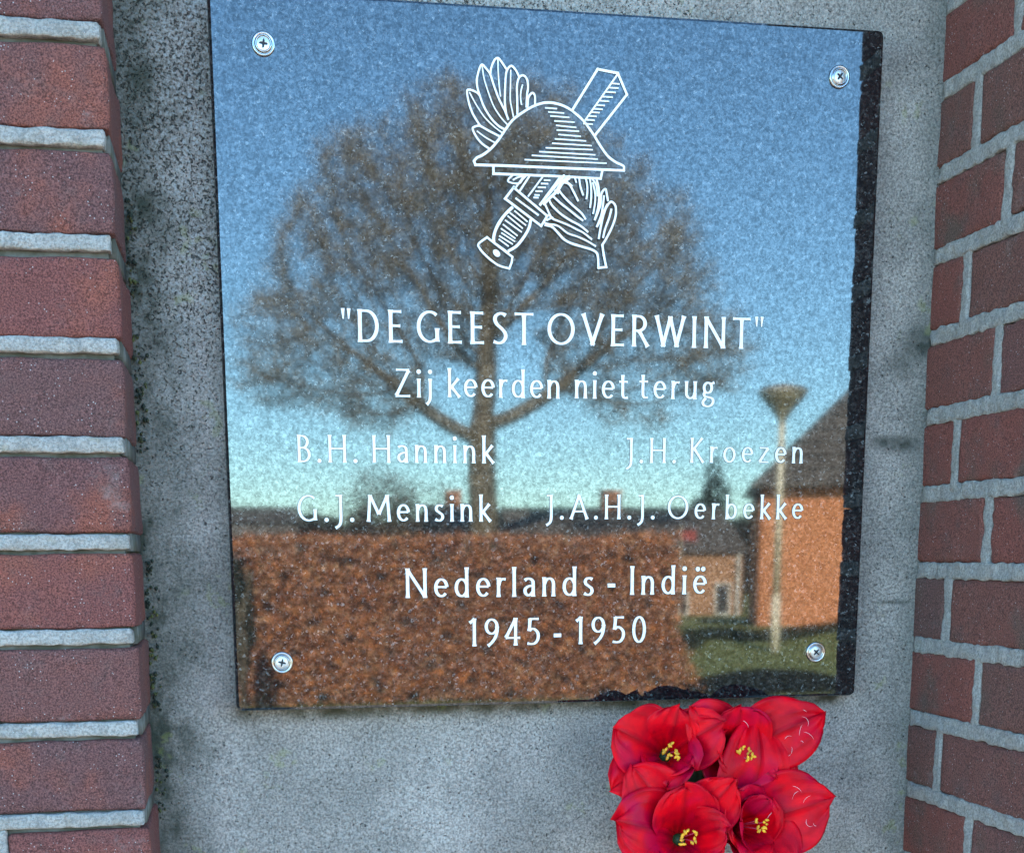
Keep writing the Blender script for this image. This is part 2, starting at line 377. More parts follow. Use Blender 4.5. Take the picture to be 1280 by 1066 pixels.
# ------------------------------------------------------------------ plaque
PX, PZ, PS, PT = .2493, 1.6866, .5086, .020
plq = empty('memorial_plaque', (PX, 0, PZ-PS/2), 'square polished black granite plaque engraved with helmet and sword emblem and white Dutch text', 'plaque')
def plaque_mesh():
    h = PS/2; rc = .005; bv = .0022; y1 = -PT; prof = [(0, y1), ]
    def ring(inset, y):
        out = []
        for cx, cz, a0 in ((h, h, 0), (-h, h, 90), (-h, -h, 180), (h, -h, 270)):
            for q in range(7):
                a = R(a0+15*q); sx, sz = (1 if cx > 0 else -1), (1 if cz > 0 else -1)
                out.append((cx-sx*rc+(rc-inset)*math.cos(a), y, cz-sz*rc+(rc-inset)*math.sin(a)))
        return out
    rings = [ring(0, -.0005), ring(0, y1+bv), ring(bv*.3, y1+bv*.3), ring(bv, y1)]
    n = 28; vs = [p for r_ in rings for p in r_]; fs = []; mi = []
    for j in range(3):
        for k in range(n):
            fs.append((j*n+k, (j+1)*n+k, (j+1)*n+(k+1) % n, j*n+(k+1) % n)); mi.append(1 if j == 0 else 0)
    fs.append(tuple(3*n+k for k in range(n))[::-1]); mi.append(0)
    fs.append(tuple(range(n))); mi.append(1)
    me = pydata('slab', vs, fs); me.materials.append(M['granite']); me.materials.append(M['granite_edge_and_rim_shade']); me.polygons.foreach_set('material_index', mi)
    bm = bmesh.new(); bm.from_mesh(me); bmesh.ops.recalc_face_normals(bm, faces=bm.faces); bm.to_mesh(me); bm.free()
    return me
link('slab', plaque_mesh(), None, plq, (PX, 0, PZ))
FY = -PT-.00006

# screws with cup washers
def lathe(prof, n=40):
    vs = [(r_*math.cos(2*math.pi*k/n), -y_, r_*math.sin(2*math.pi*k/n)) for r_, y_ in prof for k in range(n)]
    fs = [(j*n+k, j*n+(k+1) % n, (j+1)*n+(k+1) % n, (j+1)*n+k) for j in range(len(prof)-1) for k in range(n)]
    return vs, fs
cup = lathe([(.0083, 0), (.0083, .0009), (.0079, .0014), (.0070, .0016), (.0066, .0012), (.0063, .0013), (.0060, .0022), (.0054, .0026), (.0049, .0024), (.0047, .0008)])
cup_me = pydata('cup_washer', *cup)
def head_mesh():
    N = 44; vs = []; fs = []; idx = {}
    rr_ = .0047
    for ring in range(0, 15):
        r_ = rr_*ring/14
        for k in range(N if ring else 1):
            a = 2*math.pi*k/N; x, z = r_*math.cos(a), r_*math.sin(a)
            h = .0024 - (r_/rr_)**2*.0007
            u = min(abs(x), abs(z)); l = max(abs(x), abs(z))
            wid = .00062*(1-l/.0052)+.00018
            if l < .0029 and u < wid: h -= .0016*(1-l/.0031)
            idx[ring, k] = len(vs); vs.append((x, -h, z))
    for k in range(N): fs.append((idx[0, 0], idx[1, k], idx[1, (k+1) % N]))
    for ring in range(1, 14):
        for k in range(N): fs.append((idx[ring, k], idx[ring+1, k], idx[ring+1, (k+1) % N], idx[ring, (k+1) % N]))
    return pydata('screw', vs, fs)
head_me = head_mesh()
cross = MB()
cross.box((-.0030, -.00232, -.00045), (.0030, -.0016, .00045)); cross.box((-.00045, -.00236, -.0030), (.00045, -.00165, .0030)); cross_me = pydata('cross_recess_shade', cross.v, cross.f)  # black bars fill the slot as its painted shade
for (x, z, a) in ((.033, 1.906, 8), (.468, 1.906, 40), (.031, 1.469, 14), (.467, 1.469, 42)):
    e = link('screw', head_me, M['steel_head'], plq, (x, FY, z), True); e.rotation_euler = (0, R(a), 0)
    for nm, me_, mt in (('cup_washer', cup_me, M['steel']), ('cross_recess_shade', cross_me, M['recess_shade'])):
        q = link(nm, me_, mt, None, None, nm == 'cup_washer'); q.parent = e

# stroke geometry for emblem and letters (flat paint film on the polished face)
layer = [0]
def catmull(P, closed=False, sub=6):
    P = [Vector((p[0], p[1])) for p in P]; n = len(P); out = []
    if n < 3: return P
    rng_ = range(n if closed else n-1)
    for i in rng_:
        g = lambda k: P[k % n] if closed else P[max(0, min(n-1, k))]
        a, b, c_, d = g(i-1), g(i), g(i+1), g(i+2)
        for q in range(sub):
            t = q/sub
            out.append(.5*((2*b) + (c_-a)*t + (2*a-5*b+4*c_-d)*t*t + (-a+3*b-3*c_+d)*t**3))
    out.append(P[0] if closed else P[-1])
    return out
def ribbon(mb, pts, wfun, y, mi=0):
    n = len(pts); L = [0]
    for i in range(1, n): L.append(L[-1]+(pts[i]-pts[i-1]).length)
    vs = []
    closed = (pts[0]-pts[-1]).length < 1e-6
    for i, p in enumerate(pts):
        a = pts[i-1] if i else (pts[-2] if closed else p); b = pts[i+1] if i < n-1 else (pts[1] if closed else p)
        d0 = (p-a); d1 = (b-p)
        if d0.length < 1e-9: d0 = d1
        if d1.length < 1e-9: d1 = d0
        d0 = d0.normalized(); d1 = d1.normalized(); t = (d0+d1)
        t = t.normalized() if t.length > 1e-3 else d0
        nn = Vector((-t.y, t.x)); mit = 1/max(.45, nn.dot(Vector((-d0.y, d0.x))))
        w_ = wfun(t, L[i], L[-1])*.5*mit
        vs += [(p.x+nn.x*w_, y, p.y+nn.y*w_), (p.x-nn.x*w_, y, p.y-nn.y*w_)]
    fs = [(2*i, 2*i+1, 2*i+3, 2*i+2) for i in range(n-1)]
    mb.add(vs, fs, mi)
def disc(mb, c, rx, rz, y, n=14, ang=0, mi=0):
    vs = [(c[0]+rx*math.cos(2*math.pi*k/n)*math.cos(ang)-rz*math.sin(2*math.pi*k/n)*math.sin(ang), y, c[1]+rz*math.sin(2*math.pi*k/n)*math.cos(ang)+rx*math.cos(2*math.pi*k/n)*math.sin(ang)) for k in range(n)]
    mb.add(vs, [tuple(range(n))], mi)
EMBLEM = [[2.1,1,0,[[-65.2,148.1],[-63.1,150.5],[-58.2,152.9],[-52.1,157.6],[-45.9,164.6],[-41.0,171.5],[-35.4,178.1],[-28.3,183.2],[-20.4,187.7],[-11.6,190.5],[-2.8,190.3],[5.5,187.8],[12.6,183.5],[18.6,178.5],[25.2,170.7],[30.7,162.9],[36.7,155.8],[43.0,151.7],[48.9,149.3],[49.3,146.5]]],[2.1,0,0,[[-65.2,148.1],[-64.2,145.6],[-44.2,145.9],[-8.9,146.0],[26.9,146.1],[49.3,146.2]]],[2.1,0,0,[[-50.6,145.0],[-50.6,140.0],[-8.9,140.2],[31.3,139.8],[32.6,145.6]]],[1.2,0,0,[[-11.6,187.0],[-2.4,186.8]]],[1.2,0,0,[[-9.3,184.3],[3.0,184.0]]],[1.2,0,0,[[-7.6,181.6],[7.0,181.2]]],[1.2,0,0,[[-4.5,178.3],[10.9,178.1]]],[1.2,0,0,[[-3.3,175.3],[12.3,174.5]]],[1.2,0,0,[[-2.8,172.1],[14.5,172.0]]],[1.2,0,0,[[-1.5,169.1],[15.9,168.5]]],[1.2,0,0,[[-4.2,165.9],[19.9,165.5]]],[1.2,0,0,[[-6.3,162.8],[24.2,162.4]]],[1.2,0,0,[[-11.1,159.5],[25.0,159.6]]],[1.2,0,0,[[-16.0,156.6],[27.1,156.1]]],[1.2,0,0,[[-21.7,153.8],[29.0,153.2]]],[1.2,0,0,[[-27.1,150.6],[35.8,150.6]]],[2.2,0,0,[[9.0,186.2],[28.2,215.2],[43.7,213.3],[50.9,198.9],[26.4,169.5]]],[1.5,0,0,[[18.8,179.6],[43.7,212.7]]],[1.3,0,0,[[39.1,206.0],[45.1,205.9]]],[1.3,0,0,[[36.8,203.0],[44.4,203.0]]],[1.3,0,0,[[34.5,200.0],[42.3,199.9]]],[1.3,0,0,[[32.0,196.6],[40.0,196.6]]],[1.3,0,0,[[29.8,193.7],[37.2,193.6]]],[1.3,0,0,[[27.4,190.6],[34.0,190.5]]],[1.3,0,0,[[25.4,187.9],[32.4,187.8]]],[1.3,0,0,[[23.6,185.5],[30.0,185.4]]],[1.3,0,0,[[21.6,182.8],[27.7,182.7]]],[1.3,0,0,[[19.5,180.1],[26.3,180.0]]],[1.3,0,0,[[17.4,177.3],[24.8,177.2]]],[1.75,1,0,[[-53.6,156.9],[-59.1,160.2],[-63.4,164.7],[-66.1,170.0],[-64.2,171.7],[-60.6,172.2],[-54.4,169.4],[-46.1,165.8]]],[1.15,1,0,[[-63.0,168.7],[-56.7,164.7],[-49.7,161.4]]],[1.75,1,0,[[-60.6,172.4],[-66.0,180.4],[-69.1,188.8],[-70.0,195.5],[-67.5,196.4],[-62.8,194.8],[-60.9,193.1]]],[1.15,1,0,[[-68.4,194.9],[-63.6,186.9],[-57.4,178.6],[-50.4,172.5],[-44.1,168.3]]],[1.75,1,0,[[-60.9,193.5],[-62.4,198.4],[-62.7,204.0],[-60.7,211.2],[-58.7,213.8],[-56.0,211.5],[-52.9,207.7],[-50.2,200.4],[-46.4,191.3],[-42.1,183.6],[-39.3,177.3]]],[1.75,1,0,[[-60.9,193.5],[-57.4,185.1],[-51.9,177.4],[-46.5,172.7],[-42.1,170.7]]],[1.15,1,0,[[-58.8,213.1],[-57.3,204.3],[-54.2,195.2],[-50.3,186.1],[-44.8,178.5],[-40.1,174.0]]],[1.75,1,0,[[-52.7,207.0],[-52.1,211.7],[-49.7,217.1],[-47.2,218.8],[-45.1,217.3],[-40.4,211.2]]],[1.15,1,0,[[-47.0,218.6],[-46.9,210.5],[-46.2,200.6],[-45.2,192.8]]],[1.75,1,0,[[-40.9,180.8],[-42.0,189.4],[-41.6,201.5],[-40.6,210.1],[-37.2,214.0],[-33.7,211.2],[-31.3,207.0]]],[1.15,1,0,[[-37.5,211.3],[-37.7,201.7],[-37.9,191.0],[-36.5,183.9],[-35.5,179.3]]],[1.75,1,0,[[-32.6,181.2],[-32.7,191.2],[-32.9,200.5],[-31.3,206.3],[-28.2,208.0],[-25.4,205.5],[-24.6,200.2],[-25.4,194.4],[-25.8,186.2]]],[1.2,1,0,[[-28.6,201.8],[-29.8,197.8],[-30.2,192.8],[-29.4,187.8]]],[1.75,1,0,[[-25.0,186.2],[-24.3,193.1],[-21.5,196.4],[-19.5,194.7],[-19.3,189.0]]],[1.6,0,0,[[-34.6,130.1],[-27.0,139.9]]],[1.7,0,0,[[-31.1,128.4],[-23.0,140.0]]],[1.4,0,0,[[-24.7,124.9],[-13.0,139.7]]],[2.2,0,0,[[-15.8,119.0],[0.2,139.5]]],[2.2,0,0,[[-15.0,120.1],[-3.0,133.8],[2.7,140.3]]],[1.4,0,0,[[-12.6,136.8],[-7.6,136.8]]],[1.4,0,0,[[-14.9,134.3],[-9.2,134.4]]],[1.4,0,0,[[-17.3,131.6],[-11.0,131.7]]],[1.4,0,0,[[-19.0,128.8],[-13.6,128.9]]],[1.4,0,0,[[-19.8,126.2],[-15.8,126.2]]],[1.4,0,0,[[-20.6,124.4],[-16.6,124.4]]],[1.5,1,0,[[-36.2,139.4],[-39.4,136.5],[-39.0,134.4],[-31.8,133.7],[-28.6,136.9],[-26.2,139.3]]],[1.4,1,0,[[-36.2,135.9],[-31.8,138.2],[-27.0,138.8]]],[2.0,0,0,[[-35.4,131.1],[-42.1,122.8],[-14.6,104.6],[-10.0,111.8],[-35.0,130.4]]],[1.6,0,0,[[-34.3,123.5],[-16.6,112.0]]],[2.6,1,0,[[-36.3,117.2],[-43.1,110.7],[-48.3,103.1],[-50.8,96.4],[-50.8,92.0]]],[2.4,1,0,[[-22.7,108.8],[-23.9,103.2],[-27.9,96.4],[-33.5,89.9],[-40.0,86.0]]],[1.25,0,0,[[-35.1,114.6],[-25.1,107.2]]],[1.25,0,0,[[-38.7,113.1],[-26.3,104.6]]],[1.25,0,0,[[-40.3,110.8],[-28.7,102.3]]],[1.25,0,0,[[-42.3,107.8],[-29.5,99.7]]],[1.25,0,0,[[-43.9,104.8],[-32.7,97.0]]],[1.25,0,0,[[-45.5,101.8],[-34.3,95.1]]],[1.25,0,0,[[-45.1,98.8],[-34.7,92.9]]],[1.25,0,0,[[-46.8,96.6],[-36.4,91.0]]],[1.25,0,0,[[-47.2,94.3],[-39.6,89.4]]],[1.8,1,0,[[-56.0,95.2],[-62.4,90.5],[-61.6,87.2],[-57.6,82.9],[-52.1,78.6],[-46.5,75.4],[-39.2,73.7]]],[1.8,0,0,[[-56.0,95.2],[-47.2,89.1],[-36.8,82.0],[-37.4,77.9],[-39.2,73.7]]],[2.0,0,0,[[-50.4,91.3],[-39.6,84.5]]],[6.4,2,0,[[-50.3,85.3],[-47.4,83.2]]],[2.0,1,0,[[-12.1,105.4],[-6.4,104.2],[-1.9,100.2],[2.7,95.8],[8.0,93.2],[16.3,91.0],[24.7,88.9],[28.5,86.5],[29.5,82.4],[29.8,76.1]]],[2.0,0,0,[[29.8,76.1],[35.9,76.9],[33.9,85.3],[32.7,92.6]]],[1.9,1,0,[[32.7,92.6],[36.1,97.9],[40.2,105.7],[42.8,113.4],[42.7,120.4],[39.6,123.4],[37.0,121.5],[34.3,116.6],[31.8,107.5],[29.8,96.7]]],[1.8,1,0,[[39.6,118.5],[37.8,111.9],[34.8,104.1],[33.2,97.5]]],[1.5,1,0,[[-13.2,107.4],[-9.4,106.1],[-1.9,105.0],[5.7,100.1],[13.2,97.9],[20.8,95.0],[27.7,91.4]]],[1.6,1,0,[[-12.1,120.5],[-8.3,113.1],[-6.1,110.0],[-1.9,108.5],[5.6,106.0],[13.2,102.7],[17.8,100.8],[24.6,96.2]]],[1.6,0,0,[[-9.1,112.4],[-6.4,110.7],[-10.2,108.9]]],[1.8,1,0,[[-8.7,123.3],[-6.5,119.3],[-0.4,114.0],[7.1,109.5],[15.5,105.6],[21.6,101.3]]],[1.8,1,0,[[-5.4,125.5],[0.3,120.9],[7.1,116.3],[13.1,112.1],[17.7,109.3]]],[1.8,1,0,[[-2.0,131.1],[2.5,125.8],[9.3,119.9],[16.2,114.6],[19.6,110.2]]],[1.8,1,0,[[3.2,137.5],[7.0,134.2],[10.0,129.5],[13.8,122.8]]],[2.6,1,0,[[-7.6,124.8],[-2.0,130.1],[1.7,135.4],[7.0,139.0]]],[2.6,1,0,[[-3.1,129.0],[1.4,136.0],[7.3,140.0]]],[2.4,0,0,[[-13.2,119.4],[-7.2,125.4]]],[2.2,1,0,[[1.0,136.0],[5.5,135.2],[8.9,132.9]]],[2.2,1,0,[[-4.6,130.0],[-1.2,127.7]]],[1.4,0,0,[[10.7,139.8],[12.2,135.7]]],[1.6,1,0,[[14.1,139.9],[15.3,133.1],[17.6,127.0]]],[1.6,1,0,[[19.0,140.1],[20.5,134.7],[20.6,129.2],[20.0,124.4]]],[1.6,1,0,[[22.4,139.9],[23.6,132.1],[23.6,125.2],[22.8,118.4]]],[1.5,1,0,[[24.7,136.6],[26.6,129.4],[26.7,122.5],[25.2,114.2]]],[1.8,1,0,[[27.3,139.7],[29.2,133.6],[29.8,127.5],[29.0,118.5],[26.4,109.8]]],[1.5,1,0,[[23.5,139.6],[27.3,134.9],[28.5,126.7]]],[1.8,1,0,[[36.7,123.6],[35.7,128.4],[34.6,132.1],[31.6,128.9],[30.9,121.3],[29.0,115.7],[26.4,109.8]]],[1.7,1,0,[[33.5,127.6],[32.8,120.7],[31.3,113.0],[28.0,105.0]]],[1.6,1,0,[[36.2,121.5],[33.6,116.6],[30.6,108.9],[28.0,105.0]]]]
WORDS = [["\"",23.4,-166.6,-158.8,18.9],["DE",23.4,-153.7,-120.9,19.0],["GEEST",23.4,-109.3,-21.1,19.3],["OVERWINT",23.4,-8.8,152.4,19.8],["\"",23.4,155.9,164.3,20.2],["Zij",20.8,-126.6,-98.9,-20.1],["keerden",20.8,-86.6,0.3,-19.6],["niet",20.8,12.5,54.2,-19.2],["terug",20.8,64.2,124.5,-18.8],["B.H.",20.3,-201.3,-156.6,-68.2],["Hannink",20.3,-144.9,-52.3,-68.1],["J.H.",19.1,54.6,94.4,-67.2],["Kroezen",19.1,106.4,200.2,-66.8],["G.J.",20.0,-202.3,-160.2,-111.6],["Mensink",20.0,-149.7,-55.0,-111.8],["J.A.H.J.",18.8,-9.5,77.6,-110.2],["Oerbekke",18.8,88.9,201.5,-110.4],["Nederlands",22.5,-121.3,27.8,-169.6],["-",22.5,39.4,46.8,-169.3],["Indië",22.5,58.8,121.3,-169.2],["1945",21.6,-72.6,-15.5,-207.7],["-",21.6,-4.5,2.9,-207.6],["1950",21.6,13.4,71.8,-207.5]]

parts = MB(); 
for i, (wd, smooth, closed, pts) in enumerate(EMBLEM):
    y = -.00002*i
    P = [Vector((a/1000, b/1000)) for a, b in pts]
    if smooth == 2:
        c_ = (P[0]+P[1])/2; disc(parts, c_, .0031, .0022, y, 16, R(-38)); continue
    if smooth: P = catmull(P, bool(closed))
    jj = [noise.noise(Vector((i*3.1, k*.7, 0))) for k in range(3)]
    ribbon(parts, P, lambda t, l, T_, wd=wd: wd/1190+.0006, .00016-.000001*i, 1)  # wider dark ribbon: unpolished rim, painted as the shaded edge of a cut
    ribbon(parts, P, lambda t, l, T_, wd=wd: wd/1190*(1+.10*noise.noise(Vector((i*5.0, l*160, 0)))), y)
    if not smooth:            # round the joins
        for q in P[(0 if len(P) > 2 else 9):]: disc(parts, q, wd/2000, wd/2000, y-.000006, 10)
parts.build('emblem_engraving', [M['paint'], M['granite_edge_and_rim_shade']], plq, False, (PX, FY-.0003, PZ))

def arc(cx, cy, rx, ry, a0, a1, n=26):
    return [(cx+rx*math.cos(R(a0+(a1-a0)*i/n)), cy+ry*math.sin(R(a0+(a1-a0)*i/n))) for i in range(n+1)]
def bowl(x, yt, yb, xr):      # half round from stem
    ym, ry = (yt+yb)/2, (yt-yb)/2; cx = x+(xr-x)*.42
    return [(x, yt), (cx, yt)] + arc(cx, ym, xr-cx, ry, 80, -80, 18) + [(cx, yb), (x, yb)]
def e_glyph():
    return [('l', [(.07, .36), (.445, .36)]), ('p', arc(.265, .335, .195, .285, 5, 318, 30))]
G = {
 'D': (.70, [('l', [(.09, 0), (.09, 1)]), ('p', bowl(.06, .955, .045, .63))]),
 'E': (.48, [('l', [(.09, 0), (.09, 1)]), ('l', [(.06, .955), (.44, .955)]), ('l', [(.06, .52), (.40, .52)]), ('l', [(.06, .045), (.46, .045)])]),
 'G': (.76, [('p', arc(.43, .5, .36, .455, 52, 300, 34)+[(.66, .10)]), ('l', [(.67, .05), (.67, .46)])]),
 'S': (.50, [('c', [(.45, .90), (.36, .95), (.25, .955), (.13, .88), (.10, .76), (.17, .62), (.30, .51), (.42, .38), (.45, .24), (.37, .10), (.23, .045), (.05, .09)])]),
 'T': (.62, [('l', [(.31, 0), (.31, .95)]), ('l', [(.0, .955), (.62, .955)])]),
 'O': (.92, [('p', arc(.46, .5, .395, .455, 90, 450, 44))]),
 'V': (.74, [('l', [(.05, 1), (.385, .02)]), ('l', [(.345, .02), (.69, 1)])]),
 'R': (.58, [('l', [(.09, 0), (.09, 1)]), ('p', bowl(.06, .955, .50, .46)), ('l', [(.26, .50), (.56, .0)])]),
 'W': (1.02, [('l', [(.04, 1), (.29, .02)]), ('l', [(.26, .02), (.52, .97)]), ('l', [(.50, .97), (.75, .02)]), ('l', [(.72, .02), (.98, 1)])]),
 'I': (.18, [('l', [(.09, 0), (.09, 1)])]),
 'N': (.78, [('l', [(.09, 0), (.09, 1)]), ('l', [(.08, .97), (.69, .03)]), ('l', [(.69, 0), (.69, 1)])]),
 'Z': (.58, [('l', [(.06, .955), (.54, .955)]), ('d', [(.52, .94), (.06, .06)]), ('l', [(.03, .045), (.56, .045)])]),
 'B': (.52, [('l', [(.09, 0), (.09, 1)]), ('p', bowl(.06, .955, .53, .40)), ('p', bowl(.06, .53, .045, .46))]),
 'H': (.72, [('l', [(.09, 0), (.09, 1)]), ('l', [(.63, 0), (.63, 1)]), ('l', [(.09, .51), (.63, .51)])]),
 'J': (.30, [('l', [(.02, .96), (.22, .96)]), ('c', [(.21, 1), (.21, .7), (.21, .4), (.21, .1), (.18, -.08), (.10, -.18), (.0, -.24)])]),
 'K': (.60, [('l', [(.09, 0), (.09, 1)]), ('l', [(.53, 1), (.13, .50)]), ('l', [(.19, .56), (.59, 0)])]),
 'M': (.92, [('l', [(.06, 0), (.13, 1)]), ('l', [(.13, .98), (.46, .28)]), ('l', [(.46, .28), (.79, .98)]), ('l', [(.79, 1), (.86, 0)])]),
 'A': (.74, [('l', [(.03, 0), (.38, 1)]), ('l', [(.36, 1), (.72, 0)]), ('l', [(.15, .32), (.60, .32)])]),
 'i': (.18, [('l', [(.09, 0), (.09, .66)]), ('o', [(.09, .90)])]),
 'j': (.20, [('c', [(.11, .66), (.11, .4), (.11, .1), (.09, -.08), (.04, -.17), (-.03, -.24)]), ('o', [(.11, .90)])]),
 'k': (.46, [('l', [(.09, 0), (.09, 1.02)]), ('l', [(.42, .66), (.13, .32)]), ('l', [(.17, .36), (.46, 0)])]),
 'e': (.50, e_glyph()),
 'ë': (.50, e_glyph()+[('o', [(.17, .88)]), ('o', [(.37, .88)])]),
 'r': (.34, [('l', [(.09, 0), (.09, .66)]), ('c', [(.09, .42), (.15, .56), (.24, .61), (.34, .60)])]),
 'd': (.54, [('l', [(.44, 0), (.44, 1.02)]), ('p', arc(.26, .33, .19, .285, 20, 340, 30))]),
 'b': (.54, [('l', [(.09, 0), (.09, 1.02)]), ('p', arc(.28, .33, .19, .285, 160, -160, 30))]),
 'n': (.52, [('l', [(.09, 0), (.09, .66)]), ('c', [(.09, .44), (.17, .57), (.28, .615), (.38, .56), (.42, .42), (.42, .2), (.42, 0)])]),
 't': (.36, [('c', [(.15, .86), (.15, .6), (.15, .3), (.16, .12), (.23, .045), (.35, .06)]), ('l', [(.01, .62), (.34, .62)])]),
 'u': (.52, [('l', [(.43, 0), (.43, .66)]), ('c', [(.09, .66), (.09, .4), (.10, .18), (.18, .06), (.29, .055), (.38, .12), (.43, .24)])]),
 'g': (.50, [('p', arc(.23, .43, .15, .185, 0, 360, 26)), ('l', [(.33, .56), (.48, .63)]), ('c', [(.13, .28), (.08, .20), (.13, .12), (.28, .09), (.42, .03), (.44, -.10), (.35, -.21), (.22, -.24), (.08, -.20), (.04, -.10), (.10, .0), (.16, .06)])]),
 'a': (.46, [('c', [(.07, .56), (.15, .61), (.26, .61), (.35, .54), (.37, .42), (.37, .2), (.37, 0)]), ('c', [(.37, .37), (.22, .36), (.10, .28), (.08, .16), (.15, .06), (.25, .06), (.37, .17)])]),
 'z': (.46, [('l', [(.04, .615), (.42, .615)]), ('d', [(.41, .60), (.05, .06)]), ('l', [(.03, .045), (.44, .045)])]),
 'o': (.56, [('p', arc(.28, .33, .215, .285, 90, 450, 34))]),
 's': (.38, [('c', [(.33, .57), (.25, .61), (.14, .60), (.08, .52), (.10, .42), (.20, .34), (.30, .26), (.32, .14), (.24, .05), (.13, .045), (.04, .09)])]),
 'l': (.18, [('l', [(.09, 0), (.09, 1.02)])]),
 '1': (.40, [('l', [(.25, 0), (.25, 1)]), ('l', [(.26, .98), (.08, .84)])]),
 '9': (.54, [('p', arc(.27, .70, .20, .255, 0, 360, 30)), ('c', [(.47, .70), (.46, .48), (.39, .28), (.27, .12), (.13, .0)])]),
 '4': (.58, [('l', [(.40, 0), (.40, 1)]), ('l', [(.40, .98), (.04, .29)]), ('l', [(.03, .28), (.57, .28)])]),
 '5': (.52, [('l', [(.12, .955), (.46, .955)]), ('l', [(.14, .97), (.11, .52)]), ('c', [(.11, .54), (.22, .60), (.34, .56), (.44, .42), (.43, .22), (.33, .08), (.19, .045), (.04, .07)])]),
 '0': (.56, [('p', arc(.28, .5, .205, .455, 90, 450, 40))]),
 '.': (.20, [('o', [(.10, .065)])]),
 '-': (.32, [('h', [(.02, .34), (.30, .34)])]),
 '"': (.36, [('q', [(.09, 1.02), (.10, .70)]), ('q', [(.28, 1.02), (.27, .70)])]),
}
letter_mesh = {}
def letter(ch, cap, bold):
    key = (ch, round(cap, 4), bold)
    if key in letter_mesh: return letter_mesh[key]
    mb = MB(); lw, hw = bold
    for i, (kd, pts) in enumerate(G[ch][1]):
        y = -.000025*i
        P = [Vector((a*cap, b*cap)) for a, b in pts]
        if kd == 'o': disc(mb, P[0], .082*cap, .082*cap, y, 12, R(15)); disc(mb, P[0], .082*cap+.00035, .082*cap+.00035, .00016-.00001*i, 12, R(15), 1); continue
        if kd == 'c': P = catmull(P, False, 5)
        elif kd in 'ldhq' and len(P) == 2:
            P = [P[0].lerp(P[1], t/10) for t in range(11)]
        def wf(t, l, T_):
            if kd == 'q': return cap*(.115-.075*l/T_)
            if kd == 'h': return cap*.13
            b = hw + (lw-hw)*abs(t.y)**1.3
            if kd == 'd': b = lw*.95
            if kd in 'lcd':
                e = min(l, T_-l)/cap; b *= 1+.42*math.exp(-e/.06)
            return b*cap
        ribbon(mb, P, wf, y)
        ribbon(mb, P, lambda t, l, T_: wf(t, l, T_)+.0007, .00016-.00001*i, 1)  # dark rim behind the paint imitates the shaded edge of engraving
    letter_mesh[key] = pydata('letter', mb.v, mb.f); [letter_mesh[key].materials.append(q) for q in (M['paint'], M['granite_edge_and_rim_shade'])]; letter_mesh[key].polygons.foreach_set('material_index', mb.mi)
    return letter_mesh[key]
for txt, cap, x0, x1, z in WORDS:
    cap /= 1000; x0 /= 1000; x1 /= 1000; z /= 1000
    bold = (.120, .070) if cap > .0228 else (.112, .062)
    adv = [G[ch][0]*cap for ch in txt]
    k = 1.0
    n = len(txt); tot = sum(adv) - .06*cap
    gap = (x1-x0-tot)/max(1, n-1) if n > 1 else 0
    x = x0 - .03*cap + (((x1-x0)-tot)/2 if n == 1 else 0)
    for ch, a in zip(txt, adv):
        nm = 'full_stop' if ch == '.' else 'dash' if ch == '-' else 'quotation_mark' if ch == '"' else 'letter'
        o = link(nm, letter(ch, cap, bold), None, plq, (PX+x, FY-.0003, PZ+z))
        x += a+gap

# ------------------------------------------------------------------ red artificial flowers
def petal_mat():
    s = NT('red_petal_fabric')
    at = s.n('ShaderNodeAttribute', attribute_name='vein').outputs['Fac']
    c = s.mix(s.ramp(s.noise(45, 3), .35, .7), (.46, .0004, .009), (.78, .0008, .008))
    c = s.mix(s.ramp(s.noise(30, 2, .5, vec=s.scaled(1, 1, 1, (4, 4, 4))), .48, .66, 0, .55), c, (.40, .0006, .042))
    c = s.mix(s.math('MULTIPLY', at, .5), c, (.13, .0003, .005))
    nb = s.bump(at, .0009, .8); nb = s.bump(s.noise(900, 2), .0002, .4, nb)
    return s.done(c, .42, nb, Specular_IOR_Level=.11)
M['petal'] = petal_mat()
M['anther'] = plain('yellow_anther', (.72, .34, .012), .6, .35, 300)
M['stem'] = plain('green_stem', (.02, .045, .012), .6, .3, 60)
M['thread'] = plain('frayed_white_thread', (.72, .55, .56), .7, .1)
M['filament'] = plain('pink_filament', (.55, .05, .10), .6, .1)
